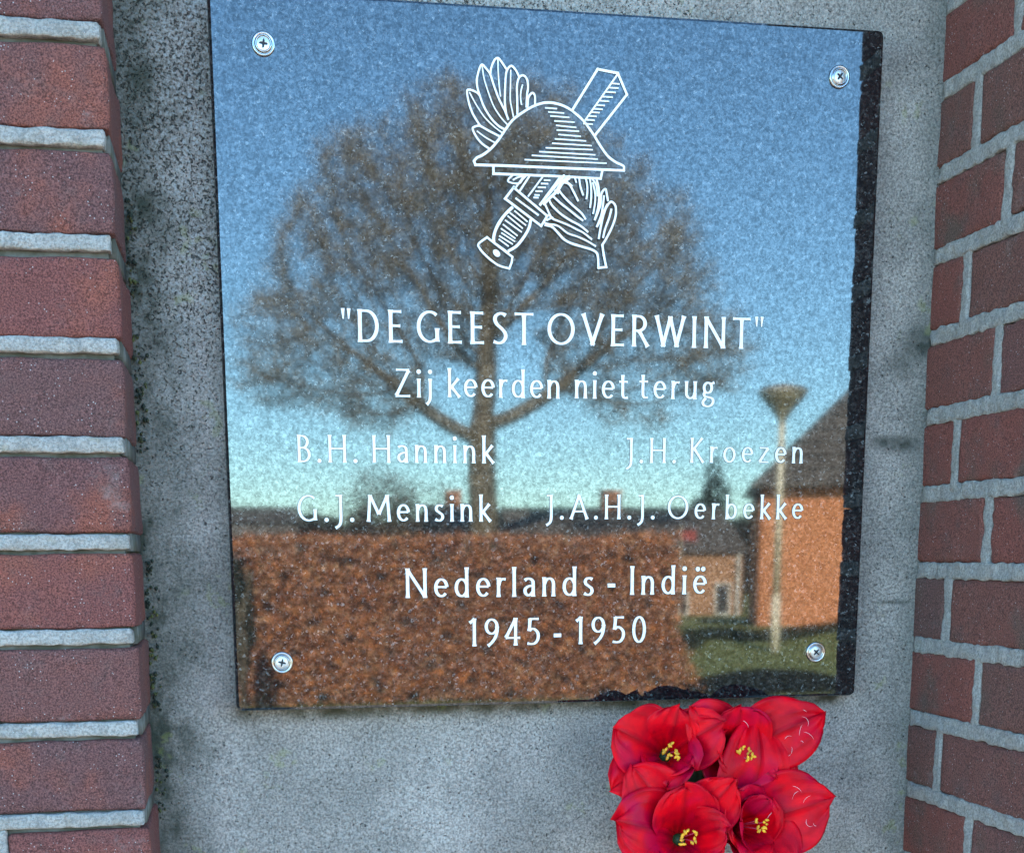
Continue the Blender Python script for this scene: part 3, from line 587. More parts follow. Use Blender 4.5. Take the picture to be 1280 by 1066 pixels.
def petal_mesh(L, W, cup, flare, phi0, scale_r, seed, curl=0.0, NT_=22, NS=18):
    vs = []; vein = []
    for i in range(NT_+1):
        t = i/NT_
        hw = W*1.18*(t**.62)*max(0, 1-t**3.4)**.62*.5 + .0015*(1-t)
        r = .004 + L*(cup*t + flare*t*t)*scale_r
        h = L*(1.16*t - (.22+flare*.35)*t*t)
        cu = max(0, t-.72)/.28; r += curl*cu*cu*.010; h -= curl*cu*cu*.010
        tip = 1+.05*math.sin(seed)
        for j in range(NS+1):
            s_ = -1+2*j/NS
            rag = 1+.05*noise.noise(Vector((seed*2.1+s_*2.5, 3, 1)))*(t > .8)
            off = s_*hw
            re = max(r, .020)*1.15
            ph = off/re
            x = re*math.sin(ph); rad = r - (re-re*math.cos(ph))*.85
            ruf = noise.noise(Vector((s_*2.1+seed, t*3.2, seed*1.7)))*.0062*t + noise.noise(Vector((s_*6+seed, t*3, 9)))*.0034*t*abs(s_)
            # tip notch and centre crease
            cr = -.0026*math.exp(-(s_/.13)**2)*math.sin(math.pi*min(1, t))
            rad += ruf+cr+.0007*math.sin(s_*10+seed)*t; hh = h*rag - .006*t*s_*s_*.5 + ruf*.6
            c_, sn = math.cos(phi0), math.sin(phi0)
            vs.append((rad*c_-x*sn, rad*sn+x*c_, hh))
            q = abs(math.sin((s_*13)*(1-.25*t)+.4*math.sin(t*5)))
            vein.append((1-q)**3*.8 + (.9 if abs(s_) < .06 else 0))
    fs = [(i*(NS+1)+j, (i+1)*(NS+1)+j, (i+1)*(NS+1)+j+1, i*(NS+1)+j+1) for i in range(NT_) for j in range(NS)]
    me = pydata('petal', vs, fs)
    at = me.attributes.new('vein', 'FLOAT', 'POINT'); at.data.foreach_set('value', [min(1, v_) for v_ in vein])
    me.materials.append(M['petal']); return me
def solid(o, th=.0003):
    md = o.modifiers.new('thickness', 'SOLIDIFY'); md.thickness = th
def flower(base, axis, roll, L, W, petals, label, seed, anth=5, stem_to=None, anth_r=.007):
    rnd = random.Random(seed)
    e = empty('flower', base, label, 'flower', 'red artificial flowers below the plaque')
    zq = Vector(axis).normalized(); yq = (Vector((0, 0, 1))-zq*zq.z).normalized(); xq = yq.cross(zq); q = (Matrix((xq, yq, zq)).transposed() @ Matrix.Rotation(R(roll), 3, 'Z')).to_quaternion()
    e.rotation_mode = 'QUATERNION'; e.rotation_quaternion = q
    for i, (ph, cup, flare, ls, ws, sr, curl) in enumerate(petals):
        o = link('petal', petal_mesh(L*ls, W*ws, cup, flare, R(ph), sr, seed+i*1.37, curl), None, None, None, True)
        o.parent = e; solid(o)
    mb = MB(); mf = MB()
    for k in range(anth):
        a = 2*math.pi*k/anth+rnd.random(); r_ = anth_r*(.5+.6*rnd.random()); hgt = L*(.66+.16*rnd.random())
        tip = Vector((r_*math.cos(a), r_*math.sin(a)-.001, hgt))
        mf.tube([(0, 0, .004), (r_*.4*math.cos(a), r_*.4*math.sin(a), hgt*.5), tip], [.0005, .0004, .0004], 5)
        for b in range(3):
            c_ = tip+Vector((rnd.uniform(-.0016, .0016), rnd.uniform(-.002, .002), rnd.uniform(0, .0014)))
            d = Vector((rnd.uniform(-1, 1), rnd.uniform(-1, 1), rnd.uniform(-.3, .6))).normalized()*.0020
            mb.tube([c_-d, c_-d*.4, c_+d*.3, c_+d], [.0004, .0011, .0012, .0003], 6)
    o = mf.build('filament', M['filament'], None, True); o.parent = e
    o = mb.build('anther', M['anther'], None, True); o.parent = e
    # stem in world space, brought into the flower frame
    if stem_to:
        inv = (Matrix.Translation(Vector(base)) @ q.to_matrix().to_4x4()).inverted()
        b0 = Vector(base); ax = Vector(axis).normalized(); p1 = b0-ax*.035; p3 = Vector(stem_to); p2 = Vector((p1.x*.6+p3.x*.4, p1.y*.5+p3.y*.5, p1.z-.05))
        mb = MB(); mb.tube([inv @ v for v in (b0, b0-ax*.02, p1, p2, p2.lerp(p3, .5), p3)], [.0042, .0036, .003, .003, .003, .003], 8)
        mb.tube([inv @ v for v in (b0+ax*.002, b0-ax*.012)], [.006, .003], 8)
        o = mb.build('stem', M['stem'], None, True); o.parent = e
    return e
VASE = (.350, -.085, .99)
def ring6(cup, flare, var=0, seed=0, ls=1, ws=1, skip=()):
    rr = random.Random(seed); out = []
    for i in range(6):
        if i in skip: continue
        outer = i % 2
        out.append([60*i+rr.uniform(-8, 8), cup*(1+rr.uniform(-var, var)), flare*(1+rr.uniform(-var, var))+(.06 if outer else 0), ls*(1+rr.uniform(-.08, .08)), ws*(1+rr.uniform(-.1, .1)), 1.0+(.06 if outer else -.06), rr.uniform(0, 1.0)])
    return out
def fb(tip, axis, h=.030):
    a = Vector(axis).normalized(); return tuple(Vector(tip)-a*h)
ax = (-.20, -.93, .26)
flower(fb((.3245, -.078, 1.3990), ax), ax, 0, .050, .080,
       [[78, .46, .20, .92, .95, .95, .2], [160, .58, .20, 1.08, 1.15, 1.0, 0], [214, .58, .36, .98, .85, 1.03, .3], [28, .50, .30, 1.0, .9, 1.0, .2], [-38, .36, .06, .88, .95, .88, 0], [-95, .42, .10, .86, .9, .9, .4]],
       'red bloom at upper left of the bunch, directly under the granite plaque', 31, 5, VASE)
ax = (.04, -.95, .24)
flower(fb((.3825, -.078, 1.3970), ax), ax, 0, .050, .082,
       [[95, .50, .10, 1.0, 1.15, .97, 0], [22, .68, .46, 1.10, 1.0, 1.06, .3], [140, .60, .34, .98, .85, 1.03, .2], [185, .38, .08, .95, .75, .88, 0], [-110, .85, .10, .62, 1.1, 1.0, .3], [-40, .60, .15, .78, .95, .95, .2]],
       'red bloom at upper right of the bunch with frayed white threads along its outer petal', 32, 5, VASE)
ax = (-.12, -.94, .26)
flower(fb((.3345, -.092, 1.3335), ax), ax, 0, .054, .084,
       [[95, .44, .16, 1.12, 1.0, .92, .1], [50, .52, .26, 1.16, .75, 1.0, 0], [168, .56, .30, 1.12, 1.15, 1.0, .2], [128, .62, .36, 1.1, .9, 1.06, .3], [12, .40, .10, 1.0, .8, .9, 0], [230, .5, .3, 1.0, 1.0, 1.0, .4], [-70, .42, .15, 1.0, 1.0, .95, .5]],
       'red bloom at lower left of the bunch, cut off by the bottom of the frame', 33, 5, VASE)
ax = (.20, -.93, .22)
flower(fb((.3905, -.088, 1.3400), ax, .030), ax, 0, .054, .086,
       [[14, .56, .36, 1.18, 1.15, 1.0, .1], [82, .60, .46, 1.10, 1.25, 1.05, 1.4], [125, .46, .14, .95, .9, .92, .1], [172, .34, .04, .95, .9, .86, 0], [55, .36, .06, .85, 1.0, .88, .2], [-60, .5, .2, 1.0, 1.1, 1.0, .3], [-125, .40, .1, .9, 1.0, .9, .3]],
       'red bloom at lower right of the bunch with a dark open throat', 34, 4, VASE, .005)

# strap leaves deep in the bunch and frayed threads on the petals, children of the upper right and lower right blooms
def world_child(name, mb, mat, root, smooth=True):
    mw = Matrix.Translation(root.location) @ root.rotation_quaternion.to_matrix().to_4x4(); iv = mw.inverted()
    mb.v = [tuple(iv @ Vector(v)) for v in mb.v]; o = mb.build(name, mat, None, smooth); o.parent = root; return o
BLOOMS = [o for o in COL.objects if o.name.startswith('flower')]
def threads(root, spots, seed):
    rr = random.Random(seed); mb = MB()
    for (x, y, z) in spots:
        for k in range(rr.choice((0, 1, 1, 2))):
            p0 = Vector((x+rr.gauss(0, .0045), y+.012+rr.gauss(0, .001), z-.004+rr.gauss(0, .0045))); a = rr.uniform(0, 6.28); l = rr.uniform(.003, .011); bd = rr.uniform(-2.2, 2.2); pts = [p0]
            for q in range(5):
                pts.append(pts[-1]+Vector((math.cos(a+bd*q/4), rr.uniform(-.25, .1), math.sin(a+bd*q/4)))*l/5)
            mb.tube(pts, [.00006, .00013, .00014, .00012, .00009, .00004], 4)
    world_child('frayed_threads', mb, M['thread'], root)
def spot(u_, v_, y): d = fw*FPX + rt*(u_-611.68) - up*(v_-1027.15); q = CAM + d*((y-CAM.y)/d.y); return tuple(q)
threads(BLOOMS[1], [(.4290, -.100, 1.4270), (.4300, -.098, 1.4120), (.4350, -.096, 1.4180), (.4180, -.100, 1.4280), (.4110, -.100, 1.4130), (.4210, -.100, 1.4050), (.3800, -.104, 1.4290)], 5)
threads(BLOOMS[3], [(.4080, -.118, 1.3700), (.4160, -.116, 1.3730), (.4230, -.114, 1.3650), (.4290, -.112, 1.3500), (.4020, -.120, 1.3640), (.4350, -.110, 1.3440), (.3950, -.120, 1.3600)], 6)
mb = MB()
for (xa_, za_, xb_, zb_) in ((.352, 1.30, .362, 1.385), (.350, 1.28, .372, 1.375), (.360, 1.28, .346, 1.37), (.345, 1.27, .356, 1.39), (.366, 1.27, .366, 1.385)):
    vs = []
    for q in range(9):
        t = q/8; x_ = xa_+(xb_-xa_)*t; z_ = za_+(zb_-za_)*t; w_ = .012*math.sin(math.pi*min(.97, .15+.85*t))**.7
        vs += [(x_-w_, -.040-.012*t, z_), (x_, -.043-.012*t, z_), (x_+w_, -.038-.012*t, z_)]
    mb.add(vs, [(3*q+a, 3*q+a+1, 3*q+a+4, 3*q+a+3) for q in range(8) for a in (0, 1)])
world_child('leaf', mb, M['stem'], BLOOMS[2])


# ------------------------------------------------------------------ things across the lawn, seen mirrored in the plaque
def leaf_cloud(n, blobs, size, cols, seed, flat=1.0, shell=.55):
    """n leaf quads spread through ellipsoids; returns mesh with a per-leaf colour"""
    g = np.random.default_rng(seed)
    B = np.array([b[:6] for b in blobs], float); vol = (B[:, 3]*B[:, 4]*B[:, 5]); pick = g.choice(len(B), n, p=vol/vol.sum())
    d = g.normal(size=(n, 3)); d /= np.linalg.norm(d, axis=1)[:, None]
    rad = shell+(1-shell)*g.random(n)**.6; rad *= 1+.18*np.sin(d[:, 0]*7+pick)*np.cos(d[:, 2]*6+pick*2)
    c = B[pick, :3]+d*rad[:, None]*B[pick, 3:]
    return quads(c, size, cols, g)
def quads(c, size, cols, g, name='foliage', asp=.6):
    n = len(c); a = g.normal(size=(n, 3)); a /= np.linalg.norm(a, axis=1)[:, None]
    b = np.cross(a, g.normal(size=(n, 3))); b /= np.linalg.norm(b, axis=1)[:, None]
    s_ = size*(.6+.8*g.random(n))[:, None]
    v = np.stack([c-a*s_*.5, c+b*s_*asp*.5, c+a*s_*.5, c-b*s_*asp*.5], 1).reshape(-1, 3)
    me = bpy.data.meshes.new(name); me.vertices.add(4*n); me.vertices.foreach_set('co', v.astype(np.float32).ravel())
    me.loops.add(4*n); me.loops.foreach_set('vertex_index', np.arange(4*n, dtype=np.int32))
    me.polygons.add(n); me.polygons.foreach_set('loop_start', np.arange(0, 4*n, 4, dtype=np.int32)); me.update()
    C_ = np.array(cols, float)[g.choice(len(cols), n)]*(.7+.6*g.random(n))[:, None]
    at = me.attributes.new('leaf_colour', 'FLOAT_COLOR', 'CORNER')
    at.data.foreach_set('color', np.repeat(np.concatenate([C_, np.ones((n, 1))], 1), 4, 0).astype(np.float32).ravel())
    return me
s = NT('leaf'); lc = s.n('ShaderNodeAttribute', attribute_name='leaf_colour').outputs['Color']; M['leaf'] = s.done(lc, .7, Specular_IOR_Level=.3)
M['bark'] = plain('oak_bark', (.165, .135, .085), .9, .35, 6)
M['twig'] = plain('bare_twig', (.27, .225, .145), .9, .25, 3)

# beech hedge
hx0, hx1, hy, hh = -7.0, 4.72, -13.35, 1.69
hedge = empty('beech_hedge', (0, hy, 0), 'clipped beech hedge with brown winter leaves, mirrored in the lower part of the plaque', 'hedge')
g = np.random.default_rng(3); n = 76000
fx = g.uniform(hx0, hx1, n); fz = g.uniform(0.02, hh, n); fy = hy - np.abs(g.normal(0, .10, n)) + .06*np.sin(fx*2.3)+.05*np.sin(fx*5.1+fz*4)
top = g.random(n) < .16; fz[top] = hh + g.normal(0, .03, top.sum()) + .02*np.sin(fx[top]*3); fy[top] = hy-g.uniform(0, .8, top.sum())
endm = g.random(n) < .06; fx[endm] = hx1+g.normal(0, .10, endm.sum())+.12*np.sin(fz[endm]*6)-.16*fz[endm]; fy[endm] = hy-g.uniform(0, .8, endm.sum())
keep = (np.sin(fx*9.3+fz*5)*np.sin(fz*11.7-fx*3.1) > -.82)
me = quads(np.stack([fx, fy, fz], 1)[keep], .055, [(.50, .20, .075), (.62, .27, .105), (.42, .165, .070), (.62, .38, .21), (.24, .115, .065), (.52, .26, .14), (.72, .27, .07), (.34, .17, .10)], g)
tag(link('foliage', me, M['leaf'], hedge), None, None, None, 'stuff')
mb = MB()
for k in range(54):
    x = hx0+.1+(hx1-hx0-.2)*k/53; mb.tube([(x, hy-.4, 0), (x+random.uniform(-.1, .1), hy-.35, .8), (x+random.uniform(-.2, .2), hy-.4, 1.5)], [.035, .022, .01], 5)
mb.box((hx0+.1, hy-.62, .15), (hx1-.15, hy-.2, hh-.15))
mb.build('branches', plain('hedge_inside', (.10, .065, .042), .95), hedge)

# old oak
def at(u_, v_, Y):        # a place on the far side of the lawn, from its bearing and distance
    d = fw*FPX + rt*(u_-611.68) - up*(v_-1027.15); p = CAM + d*(Y/d.y); return Vector((p.x, -.04-p.y, p.z))
V = at
OY = 45.0; oy = -(OY-1.094)-.04
def oak():
    g = np.random.default_rng(23)
    crown = [(600,235,106),(505,255,98),(690,262,110),(425,330,88),(788,332,98),(372,432,78),(868,432,72),(560,370,95),(470,470,72),(745,420,85),(560,180,72),(650,180,66),(445,235,60),(340,480,40),(905,450,40),(640,330,80),(765,500,36),(820,520,22),(430,500,22),(720,350,60)]
    pts = []
    for (u_, v_, r_) in crown:
        c_ = V(u_, v_, OY); rr = r_*OY/FPX; k = int(95*(rr/2)**2*3.1)
        d = g.normal(size=(k, 3)); d /= np.linalg.norm(d, axis=1)[:, None]; d *= (g.random(k)**.40)[:, None]*rr
        q = d*np.array([1, 1.25, 1])+np.array([c_.x, 0, c_.z]); pts.append(q)
    A = np.concatenate(pts); base = Vector((V(604, 690, OY).x, 0, ground_z(0, oy)-.1))
    nodes = [np.array(base)]; par = [-1]
    lean = [0, .05, .02, -.05, 0, .04]
    for i in range(1, 13):
        nodes.append(np.array([base.x+.04*math.sin(i*.9), .05*math.sin(i*1.7), base.z+i*.40])); par.append(i-1)
    alive = np.ones(len(A), bool); step = .36
    for it in range(140):
        N_ = np.array(nodes); kd = kdtree.KDTree(len(N_))
        for i, p in enumerate(N_): kd.insert(p, i)
        kd.balance(); pull = {}
        for i in np.nonzero(alive)[0]:
            co, j, dist = kd.find(A[i])
            if dist < .5: alive[i] = False; continue
            if dist > 9: continue
            pull.setdefault(j, []).append((A[i]-N_[j])/dist)
        if not pull: break
        for j, ds in pull.items():
            d = np.sum(ds, 0); d += g.normal(0, .38, 3); l = np.linalg.norm(d)
            if l < 1e-6: continue
            nodes.append(N_[j]+d/l*step); par.append(j)
        if len(nodes) > 9000: break
    N_ = np.array(nodes); n = len(N_); ch = [[] for _ in range(n)]
    for i in range(1, n): ch[par[i]].append(i)
    rad = np.zeros(n)
    for i in range(n-1, -1, -1):
        rad[i] = .013 if not ch[i] else (sum(rad[c_]**2.22 for c_ in ch[i]))**(1/2.22)
    rad = np.where(rad > .03, .03+(rad-.03)*2.3, rad); rad = np.minimum(rad, .47); rad[:4] *= (1.35, 1.2, 1.1, 1.04)
    big = MB(); root = empty('oak_tree', (base.x, oy, base.z), 'large bare oak with a broad twiggy crown, mirrored in the middle of the plaque', 'tree')
    P = lambda i: Vector(N_[i])+Vector((0, oy, 0))
    trunk = MB(); trunk.tube([P(i) for i in range(0, 13)], [float(rad[i]) for i in range(0, 13)], 12)
    for i in range(13, n):
        p = par[i]; r0_ = min(float(rad[p]), float(rad[i])*1.25); (big).tube([P(p), P(i)], [r0_, float(rad[i])], 6 if rad[i] > .06 else 3, cap=False)
    for i in range(1, n):   # joints for low thick limbs
        pass
    trunk.build('trunk', M['bark'], root, True); big.build('limbs', M['bark'], root, True)
    # twigs
    ends = np.array([i for i in range(13, n) if rad[i] < .035]); m_ = 15
    I = np.repeat(ends, m_); k = len(I)
    org = N_[I]; ctr = np.array([base.x, 0, base.z+7]); out = org-ctr; out /= np.linalg.norm(out, axis=1)[:, None]
    d = g.normal(size=(k, 3))+out*.7+np.array([0, 0, .25]); d /= np.linalg.norm(d, axis=1)[:, None]
    ln = g.uniform(.25, .95, k)[:, None]
    tipp = org+d*ln
    # side shoots
    t_ = g.uniform(.3, .9, (k, 1)); o2 = org+d*ln*t_; d2 = d+g.normal(size=(k, 3))*.7; d2 /= np.linalg.norm(d2, axis=1)[:, None]; tip2 = o2+d2*ln*.5
    O = np.concatenate([org, o2]); T_ = np.concatenate([tipp, tip2]); k2 = len(O)
    sd = np.cross(T_-O, g.normal(size=(k2, 3))); sd /= np.linalg.norm(sd, axis=1)[:, None]; wd = g.uniform(.007, .014, k2)[:, None]
    v = np.stack([O-sd*wd, O+sd*wd, T_], 1).reshape(-1, 3)+np.array([0, oy, 0])
    me = bpy.data.meshes.new('twigs'); me.vertices.add(3*k2); me.vertices.foreach_set('co', v.astype(np.float32).ravel())
    me.loops.add(3*k2); me.loops.foreach_set('vertex_index', np.arange(3*k2, dtype=np.int32)); me.polygons.add(k2); me.polygons.foreach_set('loop_start', np.arange(0, 3*k2, 3, dtype=np.int32)); me.update()
    tag(link('twigs', me, M['twig'], root), None, None, None, 'stuff')
    print('oak nodes', n, 'twigs', k2)
oak()

def shrub(name, cx, cy, zb, w_, h_, n, size, cols, label, cat, seed, shape='round', group=None, trunk=True):
    e = empty(name, (cx, cy, zb), label, cat, group); rr = random.Random(seed); bl = []
    if shape == 'cone':
        for i in range(9):
            t = i/8; r_ = w_*.5*(1-t)**.8+.12; bl.append((cx+rr.uniform(-.1, .1)*w_, cy, zb+h_*(.08+.86*t), r_, r_, h_*.11))
    else:
        for i in range(9):
            a = rr.uniform(0, 6.28); q = rr.uniform(.0, .33); bl.append((cx+w_*q*math.cos(a), cy+w_*q*math.sin(a), zb+h_*rr.uniform(.4, .72), w_*rr.uniform(.16, .28), w_*rr.uniform(.16, .28), h_*rr.uniform(.2, .28)))
    tag(link('crown', leaf_cloud(n, bl, size, cols, seed), M['leaf'], e), None, None, None, 'stuff')
    mb = MB(); mb.tube([(cx, cy, zb-.1), (cx, cy, zb+h_*.35), (cx+.1, cy, zb+h_*.8)], [w_*.03+.03, w_*.022+.02, .02], 7); 
    for i in range(7):
        a = rr.uniform(0, 6.28); z0 = zb+h_*rr.uniform(.12, .4); mb.tube([(cx, cy, z0), (cx+w_*.3*math.cos(a), cy+w_*.3*math.sin(a), z0+h_*.35)], [.03+w_*.01, .01], 5)
    mb.build('trunk', M['bark'], e, True); return e
GREEN = [(.022, .032, .014), (.035, .045, .020), (.018, .026, .014), (.05, .055, .03)]
BROWN = [(.10, .075, .045), (.13, .09, .06), (.08, .06, .04), (.15, .12, .08)]
p = at(885, 690, 60); shrub('evergreen_tree', p.x, p.y, -1.1, 3.4, 7.2, 16000, .17, GREEN, 'dark pointed evergreen tree behind the low brick outbuilding', 'tree', 4, 'cone')
p = at(492, 690, 40); shrub('bare_shrub', p.x, p.y, -.45, 3.9, 4.7, 6500, .085, BROWN, 'brown twiggy shrub standing behind the beech hedge left of the oak', 'shrub', 6)
p = at(395, 690, 52); shrub('bare_shrub', p.x, p.y, -.85, 4.5, 4.4, 3500, .09, BROWN, 'thin grey brown shrub farthest left behind the hedge', 'shrub', 8)
p = at(640, 690, 38); shrub('evergreen_shrub', p.x, p.y, -.4, 1.5, 2.6, 4000, .08, GREEN, 'dark rounded evergreen shrub beside the oak trunk', 'shrub', 19)
p = at(299, 735, 12.9); shrub('evergreen_shrub', p.x, p.y, 0, .30, 1.75, 6500, .04, GREEN, 'added dark columnar shrub in place of the mirrored person at the camera, against the left stretch of the beech hedge', 'shrub', 10)  # shrub shape added where the person at the camera would be mirrored
# far wood
gw = np.random.default_rng(9); bl = []
for i in range(90):
    x = -30+i*1.25; bl.append((x, -88+gw.uniform(-5, 5), gw.uniform(1.0, 1.9)-.4, 2.4, 2.4, gw.uniform(2.4, 3.4)))
e = empty('distant_wood', (20, -88, -1.1), 'dark strip of distant trees closing the horizon behind hedge and oak', 'wood')
e['kind'] = 'stuff'
tag(link('foliage', leaf_cloud(80000, bl, .70, [(.030, .034, .022), (.05, .045, .03), (.075, .06, .042), (.022, .026, .018)], 12, shell=.2), M['leaf'], e), None, None, None, 'stuff')
mb = MB()
for i in range(60):
    x = -30+i*1.9; mb.tube([(x, -88, -1.3), (x+.2, -88, 2.2)], [.16, .05], 5)
tag(mb.build('trunks', M['bark'], e), None, None, None, 'stuff')

# houses
def wall_brick(name, a, b, mort=(.40, .30, .22)):
    s = NT(name); v = s.n('ShaderNodeMapping'); s.put(v.inputs[0], s.P()); v.inputs['Rotation'].default_value = (R(90), 0, 0)
    t = s.n('ShaderNodeTexBrick'); s.put(t.inputs['Vector'], v.outputs[0]); t.inputs['Scale'].default_value = 1
    t.inputs['Brick Width'].default_value = .22; t.inputs['Row Height'].default_value = .062; t.inputs['Mortar Size'].default_value = .006
    s.put(t.inputs['Color1'], a); s.put(t.inputs['Color2'], b); s.put(t.inputs['Mortar'], mort)
    return s.done(s.mix(s.ramp(s.noise(1.6, 4, .6), .3, .7, 0, .35), t.outputs[0], tuple(q*.7 for q in a)), .85)
M['orange_brick'] = wall_brick('orange_brick', (.72, .26, .085), (.66, .22, .07))
M['tan_brick'] = wall_brick('tan_brick', (.50, .26, .12), (.44, .21, .095))
M['roof_tile'] = plain('dark_roof_tiles', (.12, .105, .085), .8, .35, 5)
M['white_wood'] = plain('white_painted_wood', (.72, .70, .62), .5, .08)
M['window_glass'] = plain('window_glass', (.03, .035, .04), .08, .1)
M['galvanised'] = plain('pale_painted_metal', (.74, .67, .48), .5, .12, 20)
def window(e, x0, x1, z0, z1, y, bars=1):
    mb = MB(); t = .085
    mb.box((x0, y, z0), (x1, y+.05, z0+t)); mb.box((x0, y, z1-t), (x1, y+.05, z1)); mb.box((x0, y, z0+t+.001), (x0+t, y+.05, z1-t-.001)); mb.box((x1-t, y, z0+t+.001), (x1, y+.05, z1-t-.001))
    if bars:
        xm = (x0+x1)/2; mb.box((xm-.02, y+.004, z0+t+.002), (xm+.02, y+.045, z1-t-.002)); zm = z0+(z1-z0)*.62; mb.box((x0+t+.002, y+.006, zm-.018), (xm-.022, y+.043, zm+.018)); mb.box((xm+.022, y+.006, zm-.018), (x1-t-.002, y+.043, zm+.018))
    o = mb.build('window', M['white_wood'], e)
    g_ = MB(); g_.box((x0+t, y+.012, z0+t), (x1-t, y+.02, z1-t)); q = g_.build('pane', M['window_glass'], None); q.parent = o; q.matrix_parent_inverse = o.matrix_world.inverted()
    q.matrix_world = Matrix.Identity(4); q.location = (0, 0, 0)
    q.parent = o; q.matrix_parent_inverse = Matrix.Identity(4) if o.parent is None else Matrix.Identity(4)
    return o
# house with the orange wall
HY = at(950, 690, 28.5).y; hx = at(950, 690, 28.5).x
hs = empty('brick_house', (hx, HY, 0), 'orange brick house with tall dark hipped roof at the right edge of the reflection', 'house')
mb = MB(); mb.box((hx, HY-7, -.3), (hx+9, HY, 2.98)); mb.build('wall', M['orange_brick'], hs)
mb = MB(); ox = .25
a = [(hx-ox, HY+ox, 2.95), (hx+9+ox, HY+ox, 2.95), (hx+9+ox, HY-7-ox, 2.95), (hx-ox, HY-7-ox, 2.95), (hx+2.55, HY-3.5, 5.75), (hx+6.45, HY-3.5, 5.75)]
mb.add(a, [(0, 1, 5, 4), (1, 2, 5), (2, 3, 4, 5), (3, 0, 4), (3, 2, 1, 0)]); 
for r_ in range(1, 9):   # tile courses as low ridges
    t = r_/9
    q0 = Vector(a[0]).lerp(Vector(a[4]), t)+Vector((0, .03, .03)); q1 = Vector(a[1]).lerp(Vector(a[5]), t)+Vector((0, .03, .03)); mb.tube([q0, q1], .02, 4)
rf = mb.build('roof', M['roof_tile'], hs)
mb = MB(); mb.tube([(hx-ox, HY+ox+.06, 2.93), (hx+9+ox, HY+ox+.06, 2.93)], .06, 8); mb.build('gutter', M['roof_tile'], hs)
for wx in (3.4, 6.2): window(hs, hx+wx, hx+wx+1.2, .9, 2.2, HY+.002)
# lean-to left of it
xa, xb = at(926, 690, 29.5).x, hx-.003
hs.rotation_euler[2] = R(19)
an = empty('brick_annexe', (hx, HY, 0), 'narrow dark brick annexe with a tall white window beside the orange house', 'building')
mb = MB(); mb.box((xa, HY-1.5, -.3), (xb, HY-.12, 2.55)); mb.build('wall', plain('brown_brick', (.22, .12, .07), .85, .3, 12), an)
mb = MB(); mb.add([(xa-.1, HY-.02, 2.56), (xb, HY-.02, 2.56), (xb, HY-1.6, 3.1), (xa-.1, HY-1.6, 3.1), (xa-.1, HY-.02, 2.48), (xb, HY-.02, 2.48), (xb, HY-1.6, 3.02), (xa-.1, HY-1.6, 3.02)], [(0,1,2,3),(4,7,6,5),(0,4,5,1),(1,5,6,2),(2,6,7,3),(3,7,4,0)]); mb.build('roof', M['roof_tile'], an)
wa = at(940, 652, 29.3); wb = at(950.5, 737, 29.3); window(an, wa.x, wb.x, wb.z, wa.z, HY-.118, 0)
an.rotation_euler[2] = R(19)
# long low farmhouse behind
def lowhouse(px0, px1, Y, v_ridge, v_eave, chim, label, wallmat, wins, nm='farmhouse'):
    a_ = at(px0, v_eave, Y); b_ = at(px1, v_eave, Y); zr = at((px0+px1)/2, v_ridge, Y+3).z; y0 = a_.y; ze = (a_.z+b_.z)/2; zg = ground_z(0, y0)
    e = empty(nm, ((a_.x+b_.x)/2, y0-3, zg), label, 'house')
    mb = MB(); mb.box((a_.x, y0-6, zg-.3), (b_.x, y0, ze)); mb.build('wall', wallmat, e)
    mb = MB(); o_ = .2; A_ = [(a_.x-o_, y0+o_, ze-.05), (b_.x+o_, y0+o_, ze-.05), (b_.x+o_, y0-6-o_, ze-.05), (a_.x-o_, y0-6-o_, ze-.05), (a_.x-o_, y0-3, zr), (b_.x+o_, y0-3, zr)]
    mb.add(A_, [(0, 1, 5, 4), (1, 2, 5), (2, 3, 4, 5), (3, 0, 4), (3, 2, 1, 0)]); r_ = mb.build('roof', M['roof_tile'], e)
    for c_ in chim:
        q = at(c_, v_ridge, Y+3); mb = MB(); mb.box((q.x-.35, y0-3.3, zr-.5), (q.x+.35, y0-2.7, zr+.55)); mb.box((q.x-.4, y0-3.35, zr+.551), (q.x+.4, y0-2.65, zr+.63)); k = mb.build('chimney', M['orange_brick'], None); k.parent = r_; k.matrix_parent_inverse = Matrix.Identity(4)
        if r_.parent: k.location = (0, 0, 0)
    for (u0_, u1_, v0_, v1_) in wins:
        p0 = at(u0_, v1_, Y-.1); p1 = at(u1_, v0_, Y-.1); window(e, p0.x, p1.x, p0.z, p1.z, y0+.002, 0)
    return e
TAN = lowhouse(652, 929, 49, 634, 690, [763], 'long low tan brick house with dark roof and one white window, right of the oak', M['tan_brick'], [(893, 914, 728, 769), (848, 862, 735, 770)])
p = at(922, 690, 48.8); mb = MB(); mb.tube([(p.x, p.y+.12, -1.2), (p.x, p.y+.12, 1.5)], .07, 6); dpx = mb.build('drainpipe', M['white_wood'], TAN)
lowhouse(200, 372, 66, 633, 652, [], 'distant grey farmhouse with long dark roof, far left behind the hedge', plain('grey_render', (.16, .15, .14), .9), [], 'farmhouse')
lowhouse(548, 600, 62, 630, 655, [566], 'small distant house with orange chimney just left of the oak trunk', plain('grey_render_wall', (.16, .15, .14), .9), [], 'cottage')

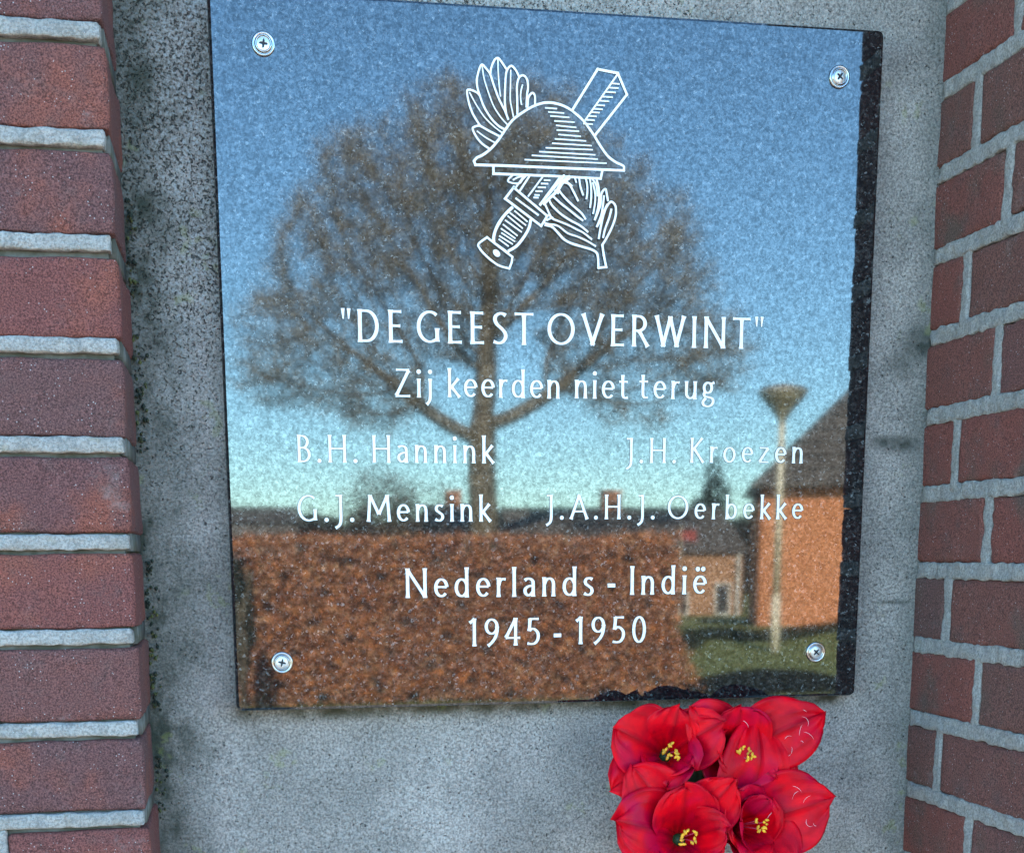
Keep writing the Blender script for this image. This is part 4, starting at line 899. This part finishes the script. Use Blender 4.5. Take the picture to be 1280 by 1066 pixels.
# street lamp
p = at(968, 815, 20.713); lx, ly = p.x, p.y
lamp = empty('street_lamp', (lx, ly, 0), 'pale street lamp post with flat cone shaped dark head in front of the brick house', 'street lamp')
mb = MB(); mb.tube([(lx, ly, -.1), (lx, ly, .9)], .075, 12); mb.tube([(lx, ly, .9), (lx, ly, 3.55)], [.064, .050], 12); mb.build('pole', M['galvanised'], lamp, True)
def lathe_z(mb, cx, cy, prof, n=24):
    vs = [(cx+r_*math.cos(2*math.pi*k/n), cy+r_*math.sin(2*math.pi*k/n), z_) for r_, z_ in prof for k in range(n)]
    mb.add(vs, [(j*n+k, j*n+(k+1) % n, (j+1)*n+(k+1) % n, (j+1)*n+k) for j in range(len(prof)-1) for k in range(n)])
mb = MB(); lathe_z(mb, lx, ly, [(.058, 3.5), (.07, 3.56), (.16, 3.68), (.30, 3.84), (.37, 3.93), (.375, 3.95)]); mb.build('lamp_bowl', plain('lamp_bowl_glass', (.34, .29, .18), .3), lamp, True)
mb = MB(); lathe_z(mb, lx, ly, [(.38, 3.945), (.385, 3.975), (.30, 4.02), (.12, 4.06), (.001, 4.07)]); mb.build('lamp_cover', plain('lamp_cover', (.30, .26, .18), .5), lamp, True)

# low planting near the lamp
def low_mass(name, pts, h, w_, n, label, seed, cols=GREEN):
    g_ = np.random.default_rng(seed); P_ = [Vector(q) for q in pts]; c = []
    e = empty(name, P_[len(P_)//2], label, 'hedge' if 'hedge' in name else 'shrub')
    for k in range(n):
        i = g_.integers(len(P_)-1); t = g_.random(); q = P_[i].lerp(P_[i+1], float(t)); a = g_.random()*6.28; r_ = w_*math.sqrt(g_.random())
        hh_ = h*(1-(r_/w_)**2*.8)*g_.uniform(.4, 1.05); c.append((q.x+r_*math.cos(a), q.y+r_*math.sin(a), hh_))
    tag(link('foliage', quads(np.array(c), .06, cols, g_), M['leaf'], e), None, None, None, 'stuff')
    mb = MB()
    for k in range(len(P_)-1): mb.tube([P_[k]+Vector((0, 0, .02)), P_[k+1]+Vector((0, 0, .02))], [.05, .05], 5)
    mb.build('stems', M['bark'], e)
def gp(u_, v_):
    d = fw*FPX + rt*(u_-611.68) - up*(v_-1027.15); q = CAM + d*(-EYE/d.z); return Vector((q.x, -.04-q.y, 0))
low_mass('box_hedge', [gp(852, 812), gp(866, 800), gp(895, 797), gp(930, 801), gp(965, 801), gp(1000, 795), gp(1060, 786)], .20, .26, 9000, 'low winding dark box hedge between lawn and brick house', 21)
low_mass('added_leaf_mound', [gp(905, 866), gp(930, 856), gp(960, 851), gp(995, 854), gp(1015, 862)], .14, .62, 22000, 'added wide low mound of dark leaves for the dark patch on the lawn in front of the lamp', 22, [(.016, .020, .014), (.026, .03, .02), (.012, .015, .012)])  # leaf mound added to make the dark patch on the lawn
# small red flag
p = at(851, 690, 44)
fl = empty('red_flag', (p.x, p.y, -.6), 'small red flag on a thin pole before the dark roof', 'flag')
mb = MB(); mb.tube([(p.x, p.y, -.7), (p.x, p.y, 2.45)], .018, 6); mb.build('pole', M['galvanised'], fl)
mb = MB(); N = 8; vs = []; 
for i in range(N+1):
    for z_ in (0, 1): vs.append((p.x+.02+.48*i/N, p.y+.05*math.sin(i*1.1), 1.98+z_*.28-.06*i/N*(1-z_)))
mb.add(vs, [(2*i, 2*i+2, 2*i+3, 2*i+1) for i in range(N)]); o = mb.build('cloth', plain('red_cloth', (.45, .10, .08), .7), fl); solid(o, .004)
